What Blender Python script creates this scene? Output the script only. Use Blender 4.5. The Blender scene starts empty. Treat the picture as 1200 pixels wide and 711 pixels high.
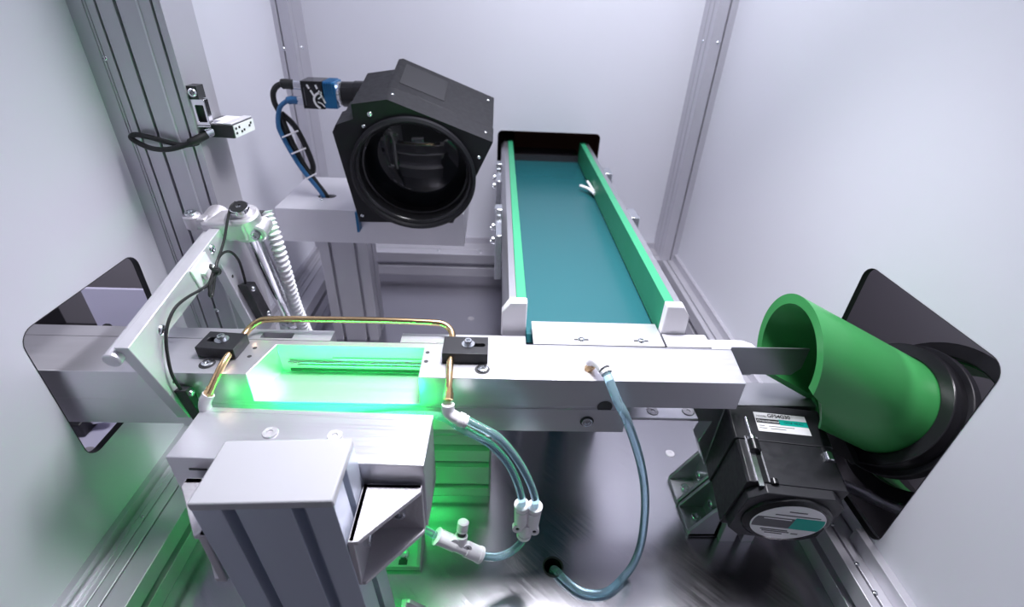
import bpy, bmesh, math, random
from mathutils import Vector, Matrix
random.seed(4)
scn = bpy.context.scene
COL = scn.collection
S = 0.01                      # the scene is written in centimetres
def V(*a): return Vector(a if len(a) > 1 else a[0])

# ------------------------------------------------------------------ camera
cd = bpy.data.cameras.new('camera'); cam = bpy.data.objects.new('camera', cd); COL.objects.link(cam)
TH, YAW, ROLL = 0.56085444, -0.04790136, 0.05061784
Rz = Matrix(((math.cos(ROLL), -math.sin(ROLL), 0), (math.sin(ROLL), math.cos(ROLL), 0), (0, 0, 1)))
Rx = Matrix(((1, 0, 0), (0, math.cos(TH), -math.sin(TH)), (0, math.sin(TH), math.cos(TH))))
Ry = Matrix(((math.cos(YAW), 0, math.sin(YAW)), (0, 1, 0), (-math.sin(YAW), 0, math.cos(YAW))))
R = Rz @ Rx @ Ry @ Matrix(((1, 0, 0), (0, 0, -1), (0, 1, 0)))
m = Matrix((R[0], -R[1], -R[2])).transposed().to_4x4()
m.translation = Vector((0, 0, 40.48)) * S
cam.matrix_world = m
cd.sensor_fit = 'HORIZONTAL'; cd.sensor_width = 36; cd.lens = 579.34 / 1200 * 36
cd.clip_start = 0.01; cd.clip_end = 50
cd.dof.use_dof = True; cd.dof.focus_distance = 0.36; cd.dof.aperture_fstop = 7.0
scn.camera = cam

# ------------------------------------------------------------------ world, lights, exposure
w = bpy.data.worlds.new('world'); scn.world = w; w.use_nodes = True
w.node_tree.nodes['Background'].inputs[0].default_value = (0.74, 0.73, 0.86, 1)
w.node_tree.nodes['Background'].inputs[1].default_value = 0.12
def area(name, loc, target, sx, sy, power, col, spread=180):
    l = bpy.data.lights.new(name, 'AREA'); l.shape = 'RECTANGLE'; l.size = sx * S; l.size_y = sy * S
    l.energy = power; l.color = col; l.spread = math.radians(spread)
    o = bpy.data.objects.new(name, l); COL.objects.link(o); o.location = Vector(loc) * S
    o.rotation_euler = (Vector(target) - Vector(loc)).to_track_quat('-Z', 'Y').to_euler()
    return o
area('ceiling_lamp', (12, 52, 86), (12, 62, 0), 30, 26, 3.2, (0.94, 0.94, 1.0), 125)
area('cabinet_fill', (38, 24, 52), (42, 38, 18), 6, 6, 0.9, (0.95, 0.92, 1.0))  # added fill that brightens the cabinet beyond the right cut-out
area('work_lamp', (5, 36, 64), (4, 28, 0), 12, 7, 1.5, (0.95, 0.95, 1.0), 95)
area('neighbour_fill', (-40, 22, 56), (-34, 36, 8), 8, 8, 1.6, (0.9, 0.9, 1.0))  # added fill for the pale sheet and beam beyond the left cut-out
scn.view_settings.view_transform = 'Standard'; scn.view_settings.look = 'None'
scn.view_settings.exposure = 0.0; scn.view_settings.gamma = 1.0
scn.view_settings.use_curve_mapping = False

# ------------------------------------------------------------------ materials
def mat(name, col, rough=0.5, metal=0.0, spec=0.5, emit=None, trans=0.0, ior=1.45, coat=0.0):
    mt = bpy.data.materials.new(name); mt.use_nodes = True
    b = mt.node_tree.nodes['Principled BSDF']
    b.inputs['Base Color'].default_value = (*col, 1); b.inputs['Roughness'].default_value = rough
    b.inputs['Metallic'].default_value = metal; b.inputs['Specular IOR Level'].default_value = spec
    b.inputs['Transmission Weight'].default_value = trans; b.inputs['IOR'].default_value = ior
    b.inputs['Coat Weight'].default_value = coat
    if emit:
        b.inputs['Emission Color'].default_value = (*emit[0], 1); b.inputs['Emission Strength'].default_value = emit[1]
    return mt
def grain(mt, scale, amt=0.25, bump=0.0, rough=None, rot=(0, 0, 0), detail=3.0, colmix=0.12):
    """fine stretched grain: varies roughness, colour a little and (if bump) the relief"""
    nt = mt.node_tree; b = nt.nodes['Principled BSDF']; N = nt.nodes.new; L = nt.links.new
    tc = N('ShaderNodeTexCoord'); mp = N('ShaderNodeMapping'); nz = N('ShaderNodeTexNoise')
    if any(rot): mp.vector_type = 'TEXTURE'; scale = tuple(1.0 / q for q in scale)   # turn first, stretch after
    mp.inputs['Scale'].default_value = scale; mp.inputs['Rotation'].default_value = rot
    nz.inputs['Scale'].default_value = 1.0; nz.inputs['Detail'].default_value = detail
    L(tc.outputs['Object'], mp.inputs[0]); L(mp.outputs[0], nz.inputs['Vector'])
    r0 = b.inputs['Roughness'].default_value
    mr = N('ShaderNodeMapRange'); mr.inputs[1].default_value = 0.3; mr.inputs[2].default_value = 0.7
    mr.inputs[3].default_value = max(0.02, r0 - amt * r0); mr.inputs[4].default_value = min(1, r0 + amt * r0)
    L(nz.outputs['Fac'], mr.inputs[0]); L(mr.outputs[0], b.inputs['Roughness'])
    c = b.inputs['Base Color'].default_value
    mx = N('ShaderNodeMix'); mx.data_type = 'RGBA'
    mx.inputs[6].default_value = (c[0] * (1 - colmix), c[1] * (1 - colmix), c[2] * (1 - colmix), 1)
    mx.inputs[7].default_value = (min(1, c[0] * (1 + colmix)), min(1, c[1] * (1 + colmix)), min(1, c[2] * (1 + colmix)), 1)
    L(nz.outputs['Fac'], mx.inputs[0]); L(mx.outputs[2], b.inputs['Base Color'])
    if bump:
        bp = N('ShaderNodeBump'); bp.inputs['Strength'].default_value = bump; bp.inputs['Distance'].default_value = 0.0004
        L(nz.outputs['Fac'], bp.inputs['Height']); L(bp.outputs[0], b.inputs['Normal'])
    return mt
M = {}
M['wall'] = grain(mat('white_panel', (0.68, 0.68, 0.75), 0.38, spec=0.35), (6, 6, 6), 0.12, colmix=0.02)
M['floor'] = grain(mat('brushed_floor', (0.52, 0.51, 0.55), 0.22, 1.0), (1100, 18, 1100), 0.2, 0.04, rot=(0, 0, math.radians(45)), colmix=0.08)
M['alu'] = grain(mat('anodised_profile', (0.56, 0.55, 0.60), 0.42, 0.6), (40, 40, 40), 0.1, colmix=0.04)
M['alu_x'] = grain(mat('brushed_aluminium', (0.70, 0.69, 0.74), 0.34, 0.8), (8, 1800, 1800), 0.15, 0.03, colmix=0.04)
M['alu_dark'] = grain(mat('grey_aluminium', (0.42, 0.42, 0.46), 0.38, 0.9), (8, 1500, 1500), 0.2, 0.05, colmix=0.05)
M['alu_matt'] = grain(mat('matt_aluminium', (0.72, 0.71, 0.76), 0.5, 0.6), (300, 300, 300), 0.15, 0.05, colmix=0.04)
M['cast'] = grain(mat('die_cast_zinc', (0.60, 0.58, 0.62), 0.5, 0.75), (500, 500, 500), 0.3, 0.35, colmix=0.1)
M['post'] = grain(mat('pale_anodised_post', (0.56, 0.60, 0.70), 0.48, 0.55), (300, 300, 300), 0.1, colmix=0.03)
M['slot'] = mat('slot_dark', (0.035, 0.035, 0.04), 0.6)
M['chrome'] = mat('chrome', (0.80, 0.80, 0.83), 0.12, 1.0)
M['zinc'] = mat('zinc_plated_steel', (0.74, 0.76, 0.80), 0.22, 1.0)
M['brass'] = mat('brass', (0.78, 0.54, 0.30), 0.24, 1.0)
M['black'] = grain(mat('black_anodised', (0.018, 0.018, 0.022), 0.42, 0.0), (200, 200, 200), 0.15, colmix=0.1)
M['lens_black'] = grain(mat('satin_black_metal', (0.011, 0.011, 0.014), 0.55, 0.0, 0.25), (200, 200, 200), 0.1, colmix=0.06)
M['gloss_black'] = mat('gloss_black', (0.012, 0.012, 0.014), 0.22, 0.0, 0.5)
M['rubber'] = mat('black_rubber', (0.014, 0.014, 0.016), 0.5)
M['white'] = mat('white_plastic', (0.80, 0.78, 0.82), 0.38)
M['offwhite'] = mat('pale_grey_plastic', (0.70, 0.70, 0.74), 0.45)
M['green'] = grain(mat('green_guide_plastic', (0.032, 0.27, 0.135), 0.42), (30, 30, 30), 0.1, colmix=0.03)
M['pipe'] = grain(mat('green_pipe_plastic', (0.045, 0.29, 0.08), 0.33), (14, 14, 14), 0.12, colmix=0.05)
M['belt'] = grain(mat('teal_belt', (0.014, 0.092, 0.108), 0.27, spec=0.5), (4, 2, 4), 0.05, colmix=0.02)
M['tube'] = mat('blue_air_tube', (0.58, 0.84, 0.95), 0.08, trans=0.85, ior=1.22)
M['bluecable'] = mat('blue_cable', (0.03, 0.13, 0.30), 0.45)
M['camblue'] = mat('blue_camera_front', (0.02, 0.14, 0.32), 0.35, 0.4)
M['glass'] = mat('coated_lens_glass', (0.004, 0.005, 0.007), 0.05, 0.0, 0.5, coat=0.1)
M['teal_print'] = mat('teal_print', (0.0, 0.36, 0.29), 0.4)
M['grey_print'] = mat('grey_print', (0.09, 0.09, 0.10), 0.4)
M['ink'] = mat('black_ink', (0.012, 0.012, 0.014), 0.5)
M['paper'] = mat('label_white', (0.78, 0.78, 0.80), 0.4)
M['glyph'] = mat('white_print', (0.85, 0.85, 0.86), 0.4)
M['led'] = mat('green_led', (0.02, 0.2, 0.06), 0.4, emit=((0.015, 1.0, 0.13), 110.0))
M['led_soft'] = mat('green_led_diffuser', (0.02, 0.2, 0.06), 0.4, emit=((0.015, 1.0, 0.12), 4.5))
M['glow_under'] = mat('added_green_glow', (0.02, 0.2, 0.06), 0.4, emit=((0.015, 1.0, 0.12), 6.5))  # glow added for the green light on the floor
M['cap_grey'] = mat('grey_end_cap', (0.46, 0.46, 0.50), 0.5)
M['cover_black'] = mat('matt_black_cover', (0.022, 0.022, 0.026), 0.6, 0.0, 0.25)
M['outer_dark'] = mat('dark_housing', (0.045, 0.042, 0.05), 0.35)
M['outer_pale'] = mat('pale_sheet', (0.62, 0.60, 0.76), 0.4)
M['outer_mid'] = mat('grey_sheet', (0.34, 0.32, 0.36), 0.4)
M['wood'] = mat('brown_crate', (0.20, 0.08, 0.05), 0.5)

# ------------------------------------------------------------------ mesh building
def frame(a):
    a = Vector(a).normalized()
    u = Vector((0, 0, 1)) if abs(a.z) < 0.9 else Vector((1, 0, 0))
    x = u.cross(a).normalized(); y = a.cross(x).normalized()
    return x, y, a
def smoothpath(pts, sub=6):
    P = [Vector(p) for p in pts]
    if len(P) < 3: return P
    out = []
    for i in range(len(P) - 1):
        p0 = P[i - 1] if i else P[0] * 2 - P[1]; p1 = P[i]; p2 = P[i + 1]
        p3 = P[i + 2] if i + 2 < len(P) else P[-1] * 2 - P[-2]
        for k in range(sub):
            t = k / sub
            out.append(0.5 * ((2 * p1) + (p2 - p0) * t + (2 * p0 - 5 * p1 + 4 * p2 - p3) * t * t + (3 * p1 - p0 - 3 * p2 + p3) * t ** 3))
    out.append(P[-1]); return out
class MB:
    def __init__(s): s.v = []; s.f = []; s.T = None
    def add(s, vs, fs):
        n = len(s.v)
        s.v += [(s.T @ Vector(p)) if s.T else Vector(p) for p in vs]
        s.f += [tuple(n + i for i in f) for f in fs]; return s
    def box(s, x0, x1, y0, y1, z0, z1):
        vs = [(x, y, z) for z in (z0, z1) for y in (y0, y1) for x in (x0, x1)]
        return s.add(vs, [(0, 2, 3, 1), (4, 5, 7, 6), (0, 1, 5, 4), (2, 6, 7, 3), (0, 4, 6, 2), (1, 3, 7, 5)])
    def prism(s, poly, axis, lo, hi):
        """poly: 2-D outline; axis 'x','y','z' is the extrusion axis (outline in the two others, in xyz order)"""
        def at(p, h):
            return {'x': (h, p[0], p[1]), 'y': (p[0], h, p[1]), 'z': (p[0], p[1], h)}[axis]
        n = len(poly)
        vs = [at(p, lo) for p in poly] + [at(p, hi) for p in poly]
        fs = [tuple(range(n))[::-1], tuple(range(n, 2 * n))] + [(i, (i + 1) % n, n + (i + 1) % n, n + i) for i in range(n)]
        return s.add(vs, fs)
    def lathe(s, prof, o, axis, n=24, close=True):
        """prof: list of (radius, height along axis)"""
        x, y, a = frame(axis); o = Vector(o); vs = []; fs = []
        for r, h in prof:
            for k in range(n):
                t = 2 * math.pi * k / n
                vs.append(o + a * h + (x * math.cos(t) + y * math.sin(t)) * r)
        for i in range(len(prof) - 1):
            for k in range(n):
                k2 = (k + 1) % n
                fs.append((i * n + k, i * n + k2, (i + 1) * n + k2, (i + 1) * n + k))
        if close:
            fs.append(tuple(range(n))[::-1]); b = (len(prof) - 1) * n; fs.append(tuple(range(b, b + n)))
        return s.add(vs, fs)
    def ring(s, ri, ro, h0, h1, o, axis, n=32):
        return s.lathe([(ri, h0), (ro, h0), (ro, h1), (ri, h1), (ri, h0)], o, axis, n, False)
    def cyl(s, p0, p1, r, n=20, c=0.0):
        p0 = Vector(p0); d = Vector(p1) - p0; L = d.length
        pr = [(r, 0), (r, L)] if not c else [(r - c, 0), (r, c), (r, L - c), (r - c, L)]
        return s.lathe(pr, p0, d, n)
    def tube(s, pts, r, n=10, sub=6, rfun=None):
        P = smoothpath(pts, sub); vs = []; fs = []
        t0 = (P[1] - P[0]).normalized(); x, y, _ = frame(t0)
        for i, p in enumerate(P):
            t = (P[min(i + 1, len(P) - 1)] - P[max(i - 1, 0)]).normalized()
            x = (x - t * x.dot(t)).normalized(); y = t.cross(x)
            rr = r if rfun is None else rfun(i / (len(P) - 1))
            vs += [p + (x * math.cos(2 * math.pi * k / n) + y * math.sin(2 * math.pi * k / n)) * rr for k in range(n)]
        for i in range(len(P) - 1):
            for k in range(n):
                k2 = (k + 1) % n; fs.append((i * n + k, i * n + k2, (i + 1) * n + k2, (i + 1) * n + k))
        b = (len(P) - 1) * n
        fs += [tuple(range(n))[::-1], tuple(range(b, b + n))]
        return s.add(vs, fs)
    def panel(s, axis, lo, hi, rect, hole, rad, seg=6):
        """sheet across `axis` from lo to hi; rect and hole are (u0,u1,v0,v1) in the two other axes (xyz order)"""
        u0, u1, v0, v1 = rect; a0, a1, b0, b1 = hole
        arcs = []
        for cx, cy, st in ((a1 - rad, b1 - rad, 0), (a0 + rad, b1 - rad, 1), (a0 + rad, b0 + rad, 2), (a1 - rad, b0 + rad, 3)):
            arcs.append([(cx + rad * math.cos((st + k / seg) * math.pi / 2), cy + rad * math.sin((st + k / seg) * math.pi / 2)) for k in range(seg + 1)])
        loop = [p for a in arcs for p in a]
        outer = [(u1, v1), (u0, v1), (u0, v0), (u1, v0)]
        polys = []
        q = seg + 1
        for c in range(4):
            polys.append([outer[c]] + arcs[c][::-1])                       # corner fan
            nx = (c + 1) % 4
            polys.append([outer[c], arcs[c][-1], arcs[nx][0], outer[nx]][::-1])  # side strip
        def at(p, h): return {'x': (h, p[0], p[1]), 'y': (p[0], h, p[1]), 'z': (p[0], p[1], h)}[axis]
        for h in (lo, hi):
            for p in polys:
                vs = [at(t, h) for t in p]; s.add(vs, [tuple(range(len(vs)))])
        for lp in (loop, outer):
            n = len(lp); s.add([at(p, lo) for p in lp] + [at(p, hi) for p in lp], [(i, (i + 1) % n, n + (i + 1) % n, n + i) for i in range(n)])
        return s
ORG = {}
CUR = [None]
def finish(name, me, mt, parent, org, loc=None, rot=None):
    o = bpy.data.objects.new(name, me); COL.objects.link(o)
    if parent is not None: o.parent = parent
    ORG[o.name] = org
    return o
def build(name, mb, mt, parent=None, bev=0.0, org=None, ang=38, seg=2, label=None):
    if org is None: org = ORG[parent.name] if parent is not None else Vector((0, 0, 0))
    org = Vector(org)
    me = bpy.data.meshes.new(name)
    me.from_pydata([(p - org) * S for p in mb.v], [], mb.f)
    bm = bmesh.new(); bm.from_mesh(me); bmesh.ops.remove_doubles(bm, verts=bm.verts, dist=1e-6)
    bmesh.ops.recalc_face_normals(bm, faces=bm.faces); bm.to_mesh(me); bm.free()
    me.materials.append(M[mt] if isinstance(mt, str) else mt)
    me.polygons.foreach_set('use_smooth', [True] * len(me.polygons))
    me.set_sharp_from_angle(angle=math.radians(ang))
    o = finish(name, me, mt, parent, org)
    if parent is None: o.location = org * S
    if bev:
        b = o.modifiers.new('edge', 'BEVEL'); b.width = bev * S; b.segments = seg; b.limit_method = 'ANGLE'; b.angle_limit = math.radians(40)
    if label: o['label'] = label
    return o
def tag(o, label=None, cat=None, group=None, kind=None):
    if label: o['label'] = label
    if cat: o['category'] = cat
    if group: o['group'] = group
    if kind: o['kind'] = kind
    return o
def thing(name, label, cat, org, group=None):
    o = bpy.data.objects.new(name, None); COL.objects.link(o); o.location = Vector(org) * S
    o.empty_display_size = 0.01
    ORG[o.name] = Vector(org); return tag(o, label, cat, group)
SCREWS = {}
def screw(parent, pos, axis, r=0.3, h=0.25, kind='socket', mt='zinc', name='screw'):
    key = (round(r, 3), round(h, 3), kind, mt)
    if key not in SCREWS:
        mb = MB()
        if kind == 'socket':
            d = h * 0.55; rs = r * 0.5
            mb.lathe([(0.01, h - d), (rs * 0.9, h - d), (rs, h), (r * 0.88, h), (r, h * 0.86), (r, 0)], (0, 0, 0), (0, 0, 1), 18)
        elif kind == 'flat':
            mb.lathe([(0.01, h * 0.3), (r * 0.3, h * 0.3), (r * 0.36, h), (r * 0.9, h), (r, 0)], (0, 0, 0), (0, 0, 1), 18)
        else:
            rs = r * 0.4
            mb.lathe([(0.01, h * 0.35), (rs, h * 0.35), (rs, h * 0.98), (r * 0.6, h * 0.9), (r * 0.88, h * 0.55), (r, 0)], (0, 0, 0), (0, 0, 1), 18)
        me = bpy.data.meshes.new('screw'); me.from_pydata([p * S for p in mb.v], [], mb.f)
        me.polygons.foreach_set('use_smooth', [True] * len(me.polygons)); me.set_sharp_from_angle(angle=math.radians(35))
        me.materials.append(M[mt]); SCREWS[key] = me
    o = bpy.data.objects.new(name, SCREWS[key]); COL.objects.link(o)
    if parent is not None: o.parent = parent
    org = ORG[parent.name] if parent is not None else Vector((0, 0, 0))
    o.location = (Vector(pos) - org) * S
    o.rotation_euler = Vector(axis).normalized().to_track_quat('Z', 'Y').to_euler()
    ORG[o.name] = org
    return o
def profile(mb, w, h, slots, axis, lo, hi, cu, cv):
    """extrusion with slots. outline w x h centred on (cu,cv); slots = {'b','r','t','l': [(pos,width,depth),...]} pos measured from the centre"""
    a, b = w / 2, h / 2; P = []
    P.append((-a, -b))
    for c, wd, d in sorted(slots.get('b', [])): P += [(c - wd / 2, -b), (c - wd / 2, -b + d), (c + wd / 2, -b + d), (c + wd / 2, -b)]
    P.append((a, -b))
    for c, wd, d in sorted(slots.get('r', [])): P += [(a, c - wd / 2), (a - d, c - wd / 2), (a - d, c + wd / 2), (a, c + wd / 2)]
    P.append((a, b))
    for c, wd, d in sorted(slots.get('t', []), reverse=True): P += [(c + wd / 2, b), (c + wd / 2, b - d), (c - wd / 2, b - d), (c - wd / 2, b)]
    P.append((-a, b))
    for c, wd, d in sorted(slots.get('l', []), reverse=True): P += [(-a, c + wd / 2), (-a + d, c + wd / 2), (-a + d, c - wd / 2), (-a, c - wd / 2)]
    return mb.prism([(x + cu, y + cv) for x, y in P], axis, lo, hi)
def text(name, body, size, loc, xdir, ydir, mt, parent, align='LEFT', bold=0.0):
    c = bpy.data.curves.new(name, 'FONT'); c.body = body; c.size = size * S; c.align_x = align; c.align_y = 'CENTER'
    c.extrude = 0.00002; c.offset = bold * S
    o = bpy.data.objects.new(name, c); COL.objects.link(o)
    dg = bpy.context.evaluated_depsgraph_get()
    me = bpy.data.meshes.new_from_object(o.evaluated_get(dg)); bpy.data.objects.remove(o)
    me.materials.clear(); me.materials.append(M[mt])
    x = Vector(xdir).normalized(); y = Vector(ydir); y = (y - x * y.dot(x)).normalized(); z = x.cross(y)
    o = bpy.data.objects.new(name, me); COL.objects.link(o); o.parent = parent
    mm = Matrix((x, y, z)).transposed().to_4x4(); mm.translation = (Vector(loc) - ORG[parent.name]) * S
    o.matrix_local = mm; ORG[o.name] = ORG[parent.name]
    return o
def struct(name, mb, mt, bev=0.0, org=(0, 0, 0)):
    return tag(build(name, mb, mt, None, bev, org), kind='structure')

# ================================================================== SETTING
# base plate with the cable hole
fl = struct('floor', MB().panel('z', -0.5, 0.0, (-30.4, 31, -6, 79), (4.82, 6.48, 22.35, 24.01), 0.829, 8), 'floor')
for p in ((19.2, 35.4), (21.2, 44.0), (-3.0, 60.0), (14.0, 45.0)):
    screw(fl, (p[0], p[1], 0), (0, 0, 1), 0.5, 0.06, 'flat', 'cast')
# rear wall and its belt window, side walls and their windows
wr = struct('wall_rear', MB().panel('y', 77.6, 78.0, (-30.4, 32, 4, 90), (0.25, 16.0, 16.2, 22.7), 0.7), 'wall')
wl = struct('wall_left', MB().panel('x', -28.9, -28.5, (-6, 77.6, 4, 90), (24.7, 36.0, 10.8, 21.75), 1.1), 'wall')
wg = struct('wall_right', MB().panel('x', 30.3, 30.7, (-6, 77.6, 4, 90), (21.9, 34.9, 5.3, 23.2), 1.1), 'wall')
struct('ceiling', MB().box(-29, 30.5, 14, 78, 90, 90.5), 'wall')
# dark edge gaskets of the cut-outs
def gasket(name, axis, lo, hi, hole, rad, parent):
    a0, a1, b0, b1 = hole; t = 0.02
    mb = MB(); seg = 6; lo_, hi_ = [], []
    for off, L_ in ((0, lo_), (t, hi_)):
        r = rad - off
        for cx, cy, st in ((a1 - rad, b1 - rad, 0), (a0 + rad, b1 - rad, 1), (a0 + rad, b0 + rad, 2), (a1 - rad, b0 + rad, 3)):
            L_ += [(cx + r * math.cos((st + k / seg) * math.pi / 2), cy + r * math.sin((st + k / seg) * math.pi / 2)) for k in range(seg + 1)]
    n = len(lo_)
    def at(p, h): return (h, p[0], p[1]) if axis == 'x' else (p[0], h, p[1])
    vs = [at(p, lo) for p in lo_] + [at(p, hi) for p in lo_] + [at(p, lo) for p in hi_] + [at(p, hi) for p in hi_]
    fs = []
    for i in range(n):
        j = (i + 1) % n
        fs += [(i, j, n + j, n + i), (2 * n + i, 3 * n + i, 3 * n + j, 2 * n + j), (i, 2 * n + i, 2 * n + j, j), (n + i, n + j, 3 * n + j, 3 * n + i)]
    mb.add(vs, fs)
    return build(name, mb, 'rubber', parent)
gasket('edge_seal', 'x', -28.95, -28.45, (24.7, 36.0, 10.8, 21.75), 1.1, wl)
gasket('edge_seal', 'x', 30.25, 30.75, (21.9, 34.9, 5.3, 23.2), 1.1, wg)
gasket('edge_seal', 'y', 77.55, 78.05, (0.25, 16.0, 16.2, 22.7), 0.7, wr)
# floor profiles
S1 = 0.8
b = struct('baseboard_rear', profile(MB(), 5.0, 4.0, {'l': [(0, S1, 0.9)], 't': [(-0.6, 0.15, 0.3)]}, 'x', -24.4, 28.2, 75.1, 2.0), 'alu', 0.04)
build('kick_strip', MB().box(-24.4, 28.2, 77.0, 77.6, 4.0, 5.0), 'alu', b)
for x in (-9.0, -2.2, 9.0, 20.5): screw(b, (x, 73.9, 4.0), (0, 0, 1), 0.28, 0.12, 'button')
b = struct('baseboard_left', profile(MB(), 6.0, 4.0, {'r': [(0, S1, 0.9)], 't': [(-0.35, 0.16, 0.4), (1.3, 0.12, 0.3), (0.35, 0.08, 0.2)]}, 'y', -6, 77.4, -27.4, 2.0), 'alu', 0.04)
build('panel_strip', MB().box(-28.5, -28.0, -6, 72, 4.0, 4.9), 'alu', b)
build('rib', MB().box(-27.75, -27.55, -6, 72, 4.0, 4.12), 'alu', b)
for y in (24.8, 14.0): screw(b, (-27.3, y, 4.0), (0, 0, 1), 0.16, 0.1, 'button')
b = struct('baseboard_right', profile(MB(), 4.2, 4.0, {'l': [(0, S1, 0.9)], 't': [(-1.3, 0.18, 0.4), (0.3, 0.5, 0.5)]}, 'y', -6, 77.4, 30.1, 2.0), 'alu', 0.04)
build('panel_strip', MB().box(29.6, 30.3, -6, 23.4, 4.0, 5.3), 'alu', b, 0.04)
build('panel_strip', MB().box(29.8, 30.3, 34.6, 77.4, 4.0, 5.1), 'alu', b, 0.04)
for y in (21.2, 24.6, 19.0): screw(b, (28.9, y, 4.0), (0, 0, 1), 0.2, 0.1, 'button', 'zinc')
# corner posts and the broad post on the left wall
t1 = struct('trim_1', profile(MB(), 4.2, 5.2, {'r': [(-1.2, 0.16, 0.3)], 'b': [(0.7, 0.16, 0.3)]}, 'z', 4.0, 89.9, -28.5, 75.2), 'alu', 0.04)
t2 = struct('trim_2', profile(MB(), 4.2, 5.2, {'l': [(-1.0, 0.16, 0.3), (0.6, 0.14, 0.3)], 'b': [(-0.6, 0.22, 0.4), (0.5, 0.12, 0.2)]}, 'z', 4.0, 89.9, 29.9, 75.2), 'alu', 0.04)
t3 = struct('trim_3', profile(MB(), 8.0, 4.0, {'b': [(-0.24, 0.14, 0.4), (1.03, 0.2, 0.5), (3.41, 0.16, 0.4), (-1.05, 0.06, 0.1), (-0.85, 0.06, 0.1)], 'r': []}, 'z', 4.0, 89.9, -26.4, 40.7), 'alu', 0.04)
build('rib', MB().box(-23.95, -23.82, 38.62, 38.72, 4.0, 89.9), 'alu_matt', t3)
screw(t3, (-27.3, 38.72, 35.4), (0, -1, 0), 0.2, 0.12, 'button')
screw(t3, (-25.3, 38.72, 14.6), (0, -1, 0), 0.2, 0.12, 'button')
screw(t1, (-27.9, 72.62, 33.0), (0, -1, 0), 0.25, 0.12, 'button'); screw(t1, (-26.38, 75.2, 33.0), (1, 0, 0), 0.25, 0.12, 'button')
screw(t2, (27.78, 75.4, 36.0), (-1, 0, 0), 0.25, 0.12, 'button'); screw(t2, (28.8, 72.62, 36.0), (0, -1, 0), 0.25, 0.12, 'button')

# ================================================================== BEYOND THE CUT-OUTS
h = thing('dark_housing', 'dark neighbouring machine housing seen through the left wall cut-out', 'housing', (-42, 34, 0))
build('back_plate', MB().box(-60, -59, -10, 90, -2, 60), 'outer_dark', h)
build('end_plate', MB().box(-60, -30.5, 58, 59, -2, 60), 'outer_mid', h)
build('base_plate', MB().box(-60, -30.5, -10, 58, -2, -1), 'outer_dark', h)
build('pale_sheet', MB().box(-36.0, -29.4, 38.0, 38.3, 2, 17.0), 'outer_pale', h, label='pale lavender sheet standing inside the housing')
build('shelf', MB().box(-50, -29.4, 20, 37.9, 4.5, 5.0), 'outer_pale', h, label='pale lavender shelf below the beam')
k = thing('adjusting_knob', 'small black knob in front of the pale sheet beyond the left cut-out', 'knob', (-34.3, 37.5, 12.0))
build('stem', MB().cyl((-34.3, 37.9, 11.0), (-34.2, 37.0, 13.3), 0.16, 12), 'rubber', k)
build('cap', MB().lathe([(0.2, 0), (0.38, 0.1), (0.4, 0.6), (0.25, 0.8)], (-34.2, 37.0, 13.2), (0, -0.3, 1), 16), 'rubber', k)
k = thing('drive_block', 'dark block with chrome pin on the pale shelf under the beam', 'mechanism', (-37, 33, 5))
build('block', MB().box(-39.5, -36.2, 32.0, 34.6, 5, 6.5), 'black', k, 0.15)
build('pin', MB().cyl((-36.3, 33.2, 6.0), (-34.6, 33.4, 6.2), 0.5, 18, 0.08), 'chrome', k)
k = tag(build('round_foot', MB().lathe([(0.9, 0), (0.9, 0.35), (0.6, 0.5), (0.6, 1.1), (0.5, 1.2)], (-33.9, 29.4, 5), (0, 0, 1), 24), 'outer_mid', org=(-33.9, 29.4, 5)), 'small round grey foot on the shelf at the lower corner of left cut-out', 'foot')

h = thing('dark_cabinet', 'dark grey sheet-metal cabinet behind the right wall cut-out', 'housing', (42, 34, 0))
build('back_plate', MB().box(44, 44.5, -10, 70, -2, 50), 'outer_mid', h)
build('base_plate', MB().box(31, 44, -10, 58, -2, -1), 'outer_dark', h)
build('seam_or_reflection', MB().tube([(43.98, 47.0, 19.6), (43.98, 45.0, 19.4), (43.98, 42.0, 17.6), (43.98, 36.0, 16.4), (43.98, 28, 15.8)], 0.08, 6), 'outer_dark', h)  # drawn line imitating a cable's reflection in the plate
h = thing('far_crate', 'reddish brown crate in the dark beyond the belt window', 'crate', (8, 100, 0))
build('box', MB().box(3.5, 22, 96, 110, 8, 26), 'wood', h)
build('lid', MB().box(3.2, 22.3, 95.7, 110.3, 26, 27), 'outer_dark', h)
h = thing('rear_hood', 'dark hood closing off the space behind the belt window', 'housing', (8, 100, 0))
build('back_plate', MB().box(-40, 50, 120, 121, -5, 60), 'outer_dark', h)
build('top_plate', MB().box(-40, 50, 78.6, 120, 44, 45), 'outer_dark', h)
build('side_plate', MB().box(-41, -40, 78.6, 120, -5, 45), 'outer_dark', h)
build('side_plate', MB().box(50, 51, 78.6, 120, -5, 45), 'outer_dark', h)
build('base_plate', MB().box(-40, 50, 78.6, 120, -6, -5), 'outer_dark', h)

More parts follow.
